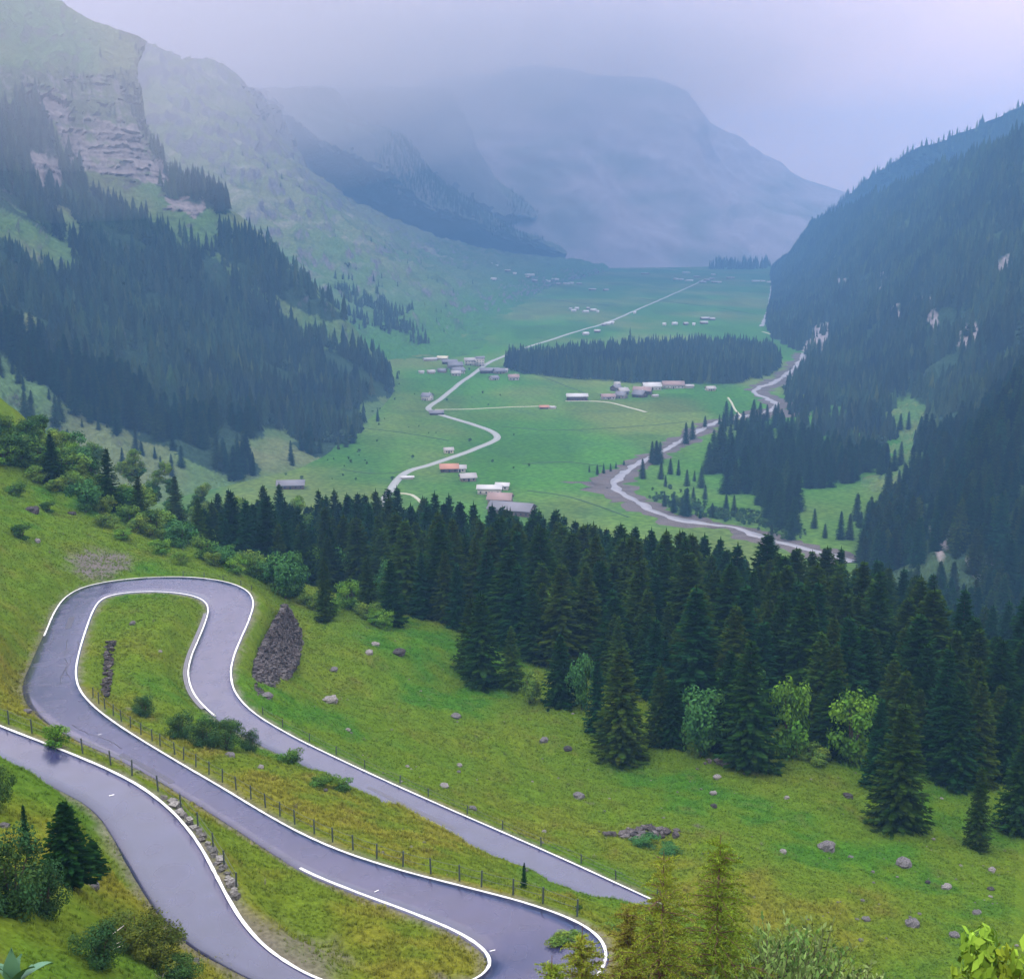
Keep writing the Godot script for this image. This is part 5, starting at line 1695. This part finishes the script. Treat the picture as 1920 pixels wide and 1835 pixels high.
# ------------------------------------------------------------------ trees of the valley
func valley_trees() -> void:
	var far_tree := spruce_far(23)
	# the block of forest on the floor
	var block := poly("945 692|985 702|1100 712|1250 722|1380 719|1435 708|1462 690|1452 668|1400 658|1300 656|1200 660|1100 668|1000 680|950 680")
	var out := []
	while out.size() < 2300:
		var p := on_floor(rng.randf_range(940, 1465), rng.randf_range(655, 724))
		var s := seen_at(p)
		if not Geometry2D.is_point_in_polygon(s, block): continue
		if rng.randf() > -p.z / 2200.0 * 1.3: continue
		var h := rng.randf_range(17, 27)
		out.append(Transform3D(Basis(Vector3.UP, rng.randf() * TAU).scaled(Vector3(h * 0.9, h, h * 0.9)), p))
	for q in rows("1181 660 34|955 690 26|962 690 30"):
		out.append(Transform3D(Basis(Vector3.UP, 0.0).scaled(Vector3(q[2] * 0.7, q[2], q[2] * 0.7)), on_floor(q[0], q[1])))
	wood(out, "block of dark spruce forest standing on the flat valley floor", far_tree)
	out = []
	for k in 160:
		var p := on_floor(rng.randf_range(1330, 1445), rng.randf_range(494, 506))
		var h := rng.randf_range(24, 50)
		out.append(Transform3D(Basis(Vector3.UP, rng.randf() * TAU).scaled(Vector3(h, h, h)), p))
	wood(out, "misty row of trees behind the far village", far_tree)
	# single spruces along the river and around the glade: px, py of the foot, height in px
	var single := rows("1222 868 42|1230 870 45|1237 868 40|1205 897 38|1239 898 32|1257 889 30|1272 891 30|1248 912 22|1288 911 32|1302 902 20|1315 914 40|1322 936 28|1300 936 24|1288 968 55|1279 965 35|1263 961 35|1246 950 30|1313 972 18|1336 970 28|1361 961 35|1376 963 35|1446 1026 45|1484 1011 40|1576 1011 55|1593 1011 50|1527 990 38|1547 1008 28|1611 972 17|1286 832 40|1298 824 35|1322 801 22|1349 796 20|1360 794 20|1379 796 18|1338 886 80|1352 882 85|1328 888 60|1363 925 62|1378 925 60|1395 915 80|1372 890 70|1400 925 70|1105 885 14|1120 890 20|1132 888 20|1145 884 16|1155 878 12|1170 872 10|585 852 36|660 850 40|650 845 34|600 850 30|708 790 24|697 662 26|705 664 22|745 710 14|646 750 24|640 752 26|42 792 60|105 800 62|155 800 16|200 806 14|90 750 20|430 900 14|265 850 26|290 860 22|320 870 20|1690 868 45|1675 880 42|1655 890 40|1700 805 34|1685 800 30|1735 826 34|1668 800 28")
	var lone := {}
	for r in single:
		var p := on_floor(r[0], r[1])
		var on := "on the valley meadow" 
		if r[0] > 1440 and r[1] < 985 and r[0] > 1600:
			p = surface_near(right_wall, r[0], r[1])
			on = "in the bright glade on the right slope"
		elif r[0] < 760 and r[1] < 905 and r[0] < 700:
			p = surface_near(left_spur, r[0], r[1])
			on = "on the grass below the left forest"
		elif r[0] > 1200: on = "beside the river"
		elif r[0] > 1090: on = "in the thicket by the gravel bar"
		var h: float = r[2] * -p.z / FOCAL / 0.97
		if not lone.has(on): lone[on] = []
		lone[on].append(make_spruce(rng.randi() % 7, p, h, "", "lone spruces %s" % on, rng.randf_range(0.85, 1.15)))
	for on in lone:
		rank(lone[on], "lone spruce from the left %s" % on)
	# the denser wood right of the river
	var thick := [poly("1330 800|1440 785|1560 850|1600 880|1545 915|1500 930|1490 1000|1440 990|1420 950|1390 905|1350 880"), poly("1480 930|1530 900|1600 870|1650 850|1640 880|1560 910")]
	out = []
	while out.size() < 230:
		var p := on_floor(rng.randf_range(1330, 1650), rng.randf_range(785, 1000))
		if not inside(seen_at(p), thick): continue
		var h := rng.randf_range(13, 24)
		out.append(Transform3D(Basis(Vector3.UP, rng.randf() * TAU).scaled(Vector3.ONE * h / 10.0), p))
	tag(many("spruce_forest", spruce_kinds[0], M.needle, out, tints_for(out.size(), Color(1, 1, 1), 0.25)), "spruce wood right of the river below the glade", "forest", "", "stuff")
	# tufts and small bushes dotted over the meadow's edges
	out = []
	while out.size() < 150:
		var q := Vector2(rng.randf_range(500, 1000), rng.randf_range(640, 900))
		if q.x > 760.0 and rng.randf() < 0.8: continue
		var p := on_floor(q.x, q.y)
		var h := rng.randf_range(0.8, 2.6)
		out.append(Transform3D(Basis(Vector3.UP, rng.randf() * TAU).scaled(Vector3(h * 1.5, h, h * 1.5)), p))
	tag(many("meadow_scrub", bush_kinds[3], M.leaf, out, tints_for(out.size(), Color(0.8, 0.8, 0.8), 0.3)), "tiny dark bushes dotted over the left part of the valley meadow", "scrub", "", "stuff")
	# low scrub along the water
	out = []
	for k in 260:
		var t := rng.randf()
		var p := on_floor(lerpf(1225, 1480, t) + rng.randf_range(-14, 40), lerpf(925, 1008, t) + rng.randf_range(-12, 10) + 8.0 * sin(t * 6.0))
		var h := rng.randf_range(1.5, 4.0)
		out.append(Transform3D(Basis(Vector3.UP, rng.randf() * TAU).scaled(Vector3(h * 1.3, h, h * 1.3)), p))
	tag(many("river_scrub", bush_kinds[3], M.leaf, out, tints_for(out.size(), Color(1, 1, 1), 0.3)), "low green scrub along the right bank of the river", "scrub", "", "stuff")

# ------------------------------------------------------------------ plants close to the camera
func young_conifer(seed_: int, tall: float, needles: Color, dead: float) -> Array:
	# [bark mesh, needle mesh]: open whorls of drooping twigs round a bare leader
	var r := RandomNumberGenerator.new()
	r.seed = seed_
	var st := SurfaceTool.new()
	st.begin(Mesh.PRIMITIVE_TRIANGLES)
	tube(st, PackedVector3Array([Vector3(0, -0.3, 0), Vector3(0.05, tall * 0.45, 0.02), Vector3(-0.03, tall * 0.8, 0), Vector3(0, tall, 0)]), PackedFloat32Array([0.085, 0.06, 0.03, 0.008]), 7)
	var v := PackedVector3Array()
	var cc := PackedColorArray()
	var y := tall * 0.1
	while y < tall * 0.97:
		var up := y / tall
		var reach := (0.36 * tall) * pow(1.0 - up, 0.85) + 0.12
		var count := 5 + r.randi() % 3
		var turn := r.randf() * TAU
		for i in count:
			var a := turn + TAU * (i + r.randf_range(-0.3, 0.3)) / count
			var out := Vector3(cos(a), 0, sin(a))
			var side := Vector3(-out.z, 0, out.x)
			var len := reach * r.randf_range(0.55, 1.15)
			var pts := PackedVector3Array()
			var rad := PackedFloat32Array()
			var n := 5
			for j in n + 1:
				var t := float(j) / n
				pts.append(Vector3(0, y, 0) + out * len * t + Vector3.UP * len * (0.36 * t - 0.62 * t * t * (1.25 - up)) + side * 0.05 * r.randfn() * t)
				rad.append(lerpf(0.018, 0.004, t) * (0.6 + 0.1 * tall))
			tube(st, pts, rad, 4)
			var bare := r.randf() < dead * (1.2 - up)
			for j in n:
				var p := pts[j + 1]
				var fwd := (pts[j + 1] - pts[j]).normalized()
				for s in [-1.0, 1.0, 0.0, 0.5]:
					if s == 0.0 and j < n - 1: continue
					var dir: Vector3 = (fwd + side * s * 0.9 + Vector3.UP * r.randf_range(-0.35, 0.15)).normalized()
					var tw := len * (0.36 - 0.045 * j) * r.randf_range(0.7, 1.2)
					if s == 0.0: tw = 0.25
					tube(st, PackedVector3Array([pts[j], pts[j] + dir * tw]), PackedFloat32Array([0.008, 0.003]), 3)
					if bare and r.randf() < 0.7: continue
					var m := maxi(8, int(tw / 0.012))
					for q in m:
						var b := pts[j] + dir * tw * (q + 0.5) / m
						var d := (dir * 0.6 + Vector3(r.randfn(), r.randfn() + 0.3, r.randfn()) * 0.8).normalized()
						var x := d.cross(Vector3(r.randfn(), r.randfn(), r.randfn())).normalized() * 0.013
						var nl := r.randf_range(0.07, 0.14)
						v.append_array([b - x, b + d * nl, b + x])
						var k := r.randf_range(0.65, 1.35)
						var w := r.randf_range(-0.15, 0.12)
						for z in 3: cc.append(Color(needles.r * k * (1.0 + w), needles.g * k, needles.b * k))
		y += tall * 0.042 * r.randf_range(0.8, 1.2)
	st.generate_normals()
	return [st.commit(), arrays(v, PackedInt32Array(), null, cc)]

func front_plants() -> void:
	# young yellowing conifers: px, py of the top, depth, height
	var young := [["1352 1565 38 8.0 0.2", Color(0.17, 0.25, 0.025), "young conifer with a dark bare leader and yellow-green needles at the lower border"],
		["1245 1592 36 7.5 0.5", Color(0.21, 0.26, 0.03), "half-dead young conifer with reddish bare twigs and yellow tips"],
		["1092 1735 34 4.6 0.4", Color(0.22, 0.26, 0.03), "small yellowing conifer in front of the right bend"],
		["1035 1790 33 3.6 0.4", Color(0.19, 0.26, 0.03), "smallest conifer sapling in front of the road at the lower border"],
		["1180 1690 38 6.0 0.55", Color(0.22, 0.22, 0.035), "brownish thin conifer left of the half-dead one"]]
	for i in young.size():
		var e = rows(young[i][0])[0]
		var top := at_depth(e[0], e[1], e[2])
		var tall: float = clampf(top.y - hill_at(top.x, -top.z) + 0.1, 2.0, 10.0)
		var m := young_conifer(700 + i, tall, young[i][1], e[4])
		var t := thing("young_conifer", top - Vector3.UP * tall, rng.randf() * TAU, young[i][2], "conifer", "young conifers at the lower border")
		put("trunk", m[0], M.red_bark, t)
		put("needles", m[1], M.leaf, t)
	# willow-like shrubs with pale lance leaves
	var willow := []
	for i in 3: willow.append(lance_shrub(810 + i, 80, [Color(0.15, 0.235, 0.065), Color(0.10, 0.19, 0.045), Color(0.18, 0.245, 0.085)][i]))
	var w := rows("1420 1700 40 2.4|1475 1690 42 2.3|1530 1680 44 2.6|1500 1740 38 2.2|1560 1740 40 2.4|1620 1770 40 2.0|1440 1770 36 2.4|1520 1800 35 2.2|1590 1810 36 2.2|1660 1800 40 2.0|1700 1790 44 2.0|1400 1800 34 2.4|1330 1770 36 2.2|1280 1790 35 2.0|1740 1810 42 1.8|1480 1830 33 2.0|1840 1790 44 1.8|1620 1840 35 1.8")
	for i in w.size():
		var e = w[i]
		var head := at_depth(e[0], e[1] + 46.0, e[2])
		var tall: float = clampf(head.y - hill_at(head.x, -head.z) + 0.05, 0.9, 4.5)
		var t := thing("willow_shrub", head - Vector3.UP * tall, rng.randf() * TAU, "%s pale-leaved willow shrub from the left along the lower right border" % ["first", "second", "third", "fourth", "fifth", "sixth", "seventh", "eighth", "ninth", "tenth", "eleventh", "twelfth", "thirteenth", "fourteenth", "fifteenth", "sixteenth", "seventeenth", "eighteenth"][i], "shrub", "pale-leaved shrubs at the lower right border")
		t.scale = Vector3(maxf(e[3] * 0.9, tall * 0.72), tall, maxf(e[3] * 0.9, tall * 0.72))
		put("stems", willow[i % 3][0], M.bark, t)
		put("leaves", willow[i % 3][1], M.leaf, t)
	var y := [stem_mesh, leafy_crown(900, 16, 1500, 0.04, Color(0.19, 0.29, 0.03), 0.06)]
	var head2 := at_depth(1893, 1700, 30)
	var tall2: float = clampf(head2.y - hill_at(head2.x, -head2.z) + 0.05, 1.5, 6.0)
	var t2 := thing("yellow_shrub", head2 - Vector3.UP * tall2, 0.4, "bright yellow-green shrub at the right border", "shrub")
	t2.scale = Vector3(tall2 * 0.6, tall2, tall2 * 0.6)
	put("stems", y[0], M.bark, t2)
	put("leaves", y[1], M.leaf, t2)
	# bleached dead branches on the bank
	var base := on_hill(185, 1780, 25)
	var st := thing("dead_branch", base, 0.0, "bleached dead branches forking out of the bank beside the road", "dead branch")
	for b in [["185 1782 205 1755 232 1735"], ["188 1784 212 1772 226 1766"], ["188 1787 210 1780 230 1772"], ["172 1812 215 1812 240 1828"]]:
		var r = rows(b[0])[0]
		var pts := PackedVector3Array()
		for k in 3: pts.append(at_depth(r[k * 2], r[k * 2 + 1], -base.z - 0.6 + 0.15 * k) - base)
		put("branch", taper(pts, PackedFloat32Array([0.055, 0.04, 0.018]), 6), M.dead_wood, st)
	# a large-leaved herb close at the lower left corner
	var h := thing("large_leaf_herb", at_depth(28, 1850, 20), 0.0, "big blue-green leaves of a herb in the lower left corner", "herb")
	for k in 6:
		var a := [0.15, 1.7, -0.5, 2.8, 3.6, 1.1][k] as float
		var up := [0.35, 1.4, 0.6, 0.5, 0.8, 1.0][k] as float
		var lf := put("leaf", big_leaf(0.75 if k < 3 else 0.55), mat(Color(0.09, 0.20, 0.12), 0.5, false, 0.4), h)
		lf.rotation = Vector3(0, a, 0)
		lf.rotate_object_local(Vector3.BACK, up)

func big_leaf(len: float) -> ArrayMesh:
	var v := PackedVector3Array()
	var idx := PackedInt32Array()
	for i in 9:
		var t := i / 8.0
		var w := len * 0.2 * sin(PI * pow(t, 0.8)) + 0.004
		var y := 0.22 * len * sin(t * 2.2)
		v.append_array([Vector3(len * t, y + 0.04, -w), Vector3(len * t, y, 0), Vector3(len * t, y + 0.04, w)])
		if i > 0:
			var k := v.size() - 6
			idx.append_array([k, k + 3, k + 1, k + 1, k + 3, k + 4, k + 1, k + 4, k + 2, k + 2, k + 4, k + 5])
	return smooth(arrays(v, idx))

func lance_shrub(seed_: int, stems: int, tint: Color) -> Array:
	var r := RandomNumberGenerator.new()
	r.seed = seed_
	var st := SurfaceTool.new()
	st.begin(Mesh.PRIMITIVE_TRIANGLES)
	var v := PackedVector3Array()
	var cc := PackedColorArray()
	for i in stems:
		var a := r.randf() * TAU
		var lean := pow(r.randf(), 0.7) * 0.75
		var h := r.randf_range(0.55, 1.0)
		var tip := Vector3(cos(a) * lean * 1.25, h * (1.0 - 0.25 * lean), sin(a) * lean)
		var mid := tip * 0.5 + Vector3.UP * 0.08
		tube(st, PackedVector3Array([Vector3(cos(a) * 0.05, -0.1, sin(a) * 0.05), mid, tip]), PackedFloat32Array([0.008, 0.005, 0.002]), 3)
		var n := 14
		for j in n:
			var t := 0.35 + 0.65 * (j + r.randf()) / n
			var p := (mid * (2.0 - 2.0 * t) + tip * (2.0 * t - 1.0)) if t > 0.5 else mid * (2.0 * t)
			var d := (tip.normalized() * 0.6 + Vector3(r.randfn(), r.randfn() * 0.5 + 0.15, r.randfn()) * 0.7).normalized()
			var s := d.cross(Vector3(r.randfn(), r.randfn() + 1.0, r.randfn())).normalized() * r.randf_range(0.013, 0.022)
			var l := r.randf_range(0.05, 0.10)
			v.append_array([p, p + d * l * 0.5 + s, p + d * l, p, p + d * l, p + d * l * 0.5 - s])
			var k := r.randf_range(0.65, 1.35)
			for q in 6: cc.append(Color(tint.r * k, tint.g * k, tint.b * k))
	st.generate_normals()
	return [st.commit(), arrays(v, PackedInt32Array(), null, cc)]

# ------------------------------------------------------------------ grass
func tuft(seed_: int, blades: int, wide: float) -> ArrayMesh:
	var r := RandomNumberGenerator.new()
	r.seed = seed_
	var v := PackedVector3Array()
	var cc := PackedColorArray()
	for i in blades:
		var a := r.randf() * TAU
		var b := Vector3(r.randf_range(-0.3, 0.3), -0.04, r.randf_range(-0.3, 0.3))
		var out := Vector3(cos(a), 0, sin(a))
		var s := Vector3(-out.z, 0, out.x) * wide * r.randf_range(0.7, 1.3)
		var h := r.randf_range(0.45, 1.0)
		var m := b + out * 0.1 * h + Vector3.UP * h * 0.6
		var tip := b + out * r.randf_range(0.2, 0.55) * h + Vector3.UP * h * 0.9
		v.append_array([b - s, m, b + s, m - s * 0.6, tip, m + s * 0.6])
		var k := r.randf_range(0.75, 1.3)
		for q in 6: cc.append(Color(k, k, k))
	return arrays(v, PackedInt32Array(), null, cc)

func turf() -> void:
	var kinds := [tuft(1, 9, 0.05), tuft(2, 8, 0.06), tuft(3, 11, 0.045)]
	var places := [[], [], []]
	var tints := [[], [], []]
	var g := RandomNumberGenerator.new()
	g.seed = 99
	for i in 340000:
		var d := 42.0 + 230.0 * pow(g.randf(), 0.72)
		var x := g.randf_range(-0.43, 0.43) * d
		var e := edge_at(x, d)
		if e < 0.12 + 0.5 * absf(fine.get_noise_2d(x * 0.7, d * 0.7)): continue
		var n := fine.get_noise_2d(x * 0.25, d * 0.25)
		if g.randf() > 0.62 + 0.6 * n: continue
		var c := meadow_color(x, d, 3.0, 0.0)
		var dry := clampf((c.r / maxf(c.g, 0.01) - 0.6) * 1.6, 0.0, 1.0)
		var h := g.randf_range(0.22, 0.5) * (0.8 + 0.8 * dry) * (0.6 if e < 1.4 else 1.0) * (0.7 + d * 0.0018)
		var k := g.randf_range(0.6, 1.45)
		var w := g.randi() % 3
		var s := h * g.randf_range(1.0, 1.6)
		places[w].append(Transform3D(Basis(Vector3.UP, g.randf() * TAU).scaled(Vector3(s, h, s)), Vector3(x, hill_at(x, d), -d)))
		tints[w].append(Color(c.r * k, c.g * k, c.b * k))
	for w in 3:
		tag(many("meadow_grass", kinds[w], M.blade, places[w], tints[w]), ["tussocks of green and yellow grass over the hillside, thick-tufted", "tussocks of green and yellow grass over the hillside, broad-bladed", "tussocks of green and yellow grass over the hillside, fine-bladed"][w], "grass", "", "stuff")

# ------------------------------------------------------------------ cloud banks
func bank_of_cloud(px: float, py: float, depth: float, size: Vector3, dense: float, tint: Color, label: String) -> void:
	var f := FogVolume.new()
	f.name = numbered("cloud", self)
	f.shape = RenderingServer.FOG_VOLUME_SHAPE_ELLIPSOID
	f.size = size
	var m := FogMaterial.new()
	m.density = dense
	m.albedo = tint.linear_to_srgb()
	f.material = m
	f.position = at_depth(px, py, depth)
	add_child(f, true)
	tag(f, label, "cloud", "", "stuff")

func clouds() -> void:
	# many thin overlapping veils, so that no edge of a bank shows
	var r := RandomNumberGenerator.new()
	r.seed = 31
	for k in 14:
		bank_of_cloud(r.randf_range(0, 820), -30 - 170.0 * k / 13.0 + r.randf_range(-40, 40), r.randf_range(2800, 4500), Vector3(r.randf_range(3000, 5200), r.randf_range(760, 1250), r.randf_range(1800, 3600)), 0.00006, Color(0.90, 0.88, 1.0), "thin veil of low cloud hiding the tops of the left mountains")
	for k in 7:
		bank_of_cloud(r.randf_range(850, 1700), 40.0 + 30.0 * k, r.randf_range(4300, 4900), Vector3(r.randf_range(3600, 6000), r.randf_range(900, 1500), r.randf_range(900, 1500)), 0.00005, Color(1.0, 0.86, 1.0), "thin lavender mist in front of the mountain closing the valley")
	for k in 6:
		bank_of_cloud(r.randf_range(650, 1250), r.randf_range(40, 150), r.randf_range(4200, 4600), Vector3(r.randf_range(1800, 3200), r.randf_range(380, 620), r.randf_range(700, 1100)), 0.00013, Color(0.98, 0.90, 1.0), "thin lavender mist drifting over the far crests")
	for k in 4:
		bank_of_cloud(r.randf_range(-100, 260), r.randf_range(-70, 40), r.randf_range(1100, 1350), Vector3(r.randf_range(700, 1100), r.randf_range(260, 420), r.randf_range(600, 900)), 0.0002, Color(0.95, 0.93, 1.0), "thin veil of mist over the top of the near left spur")
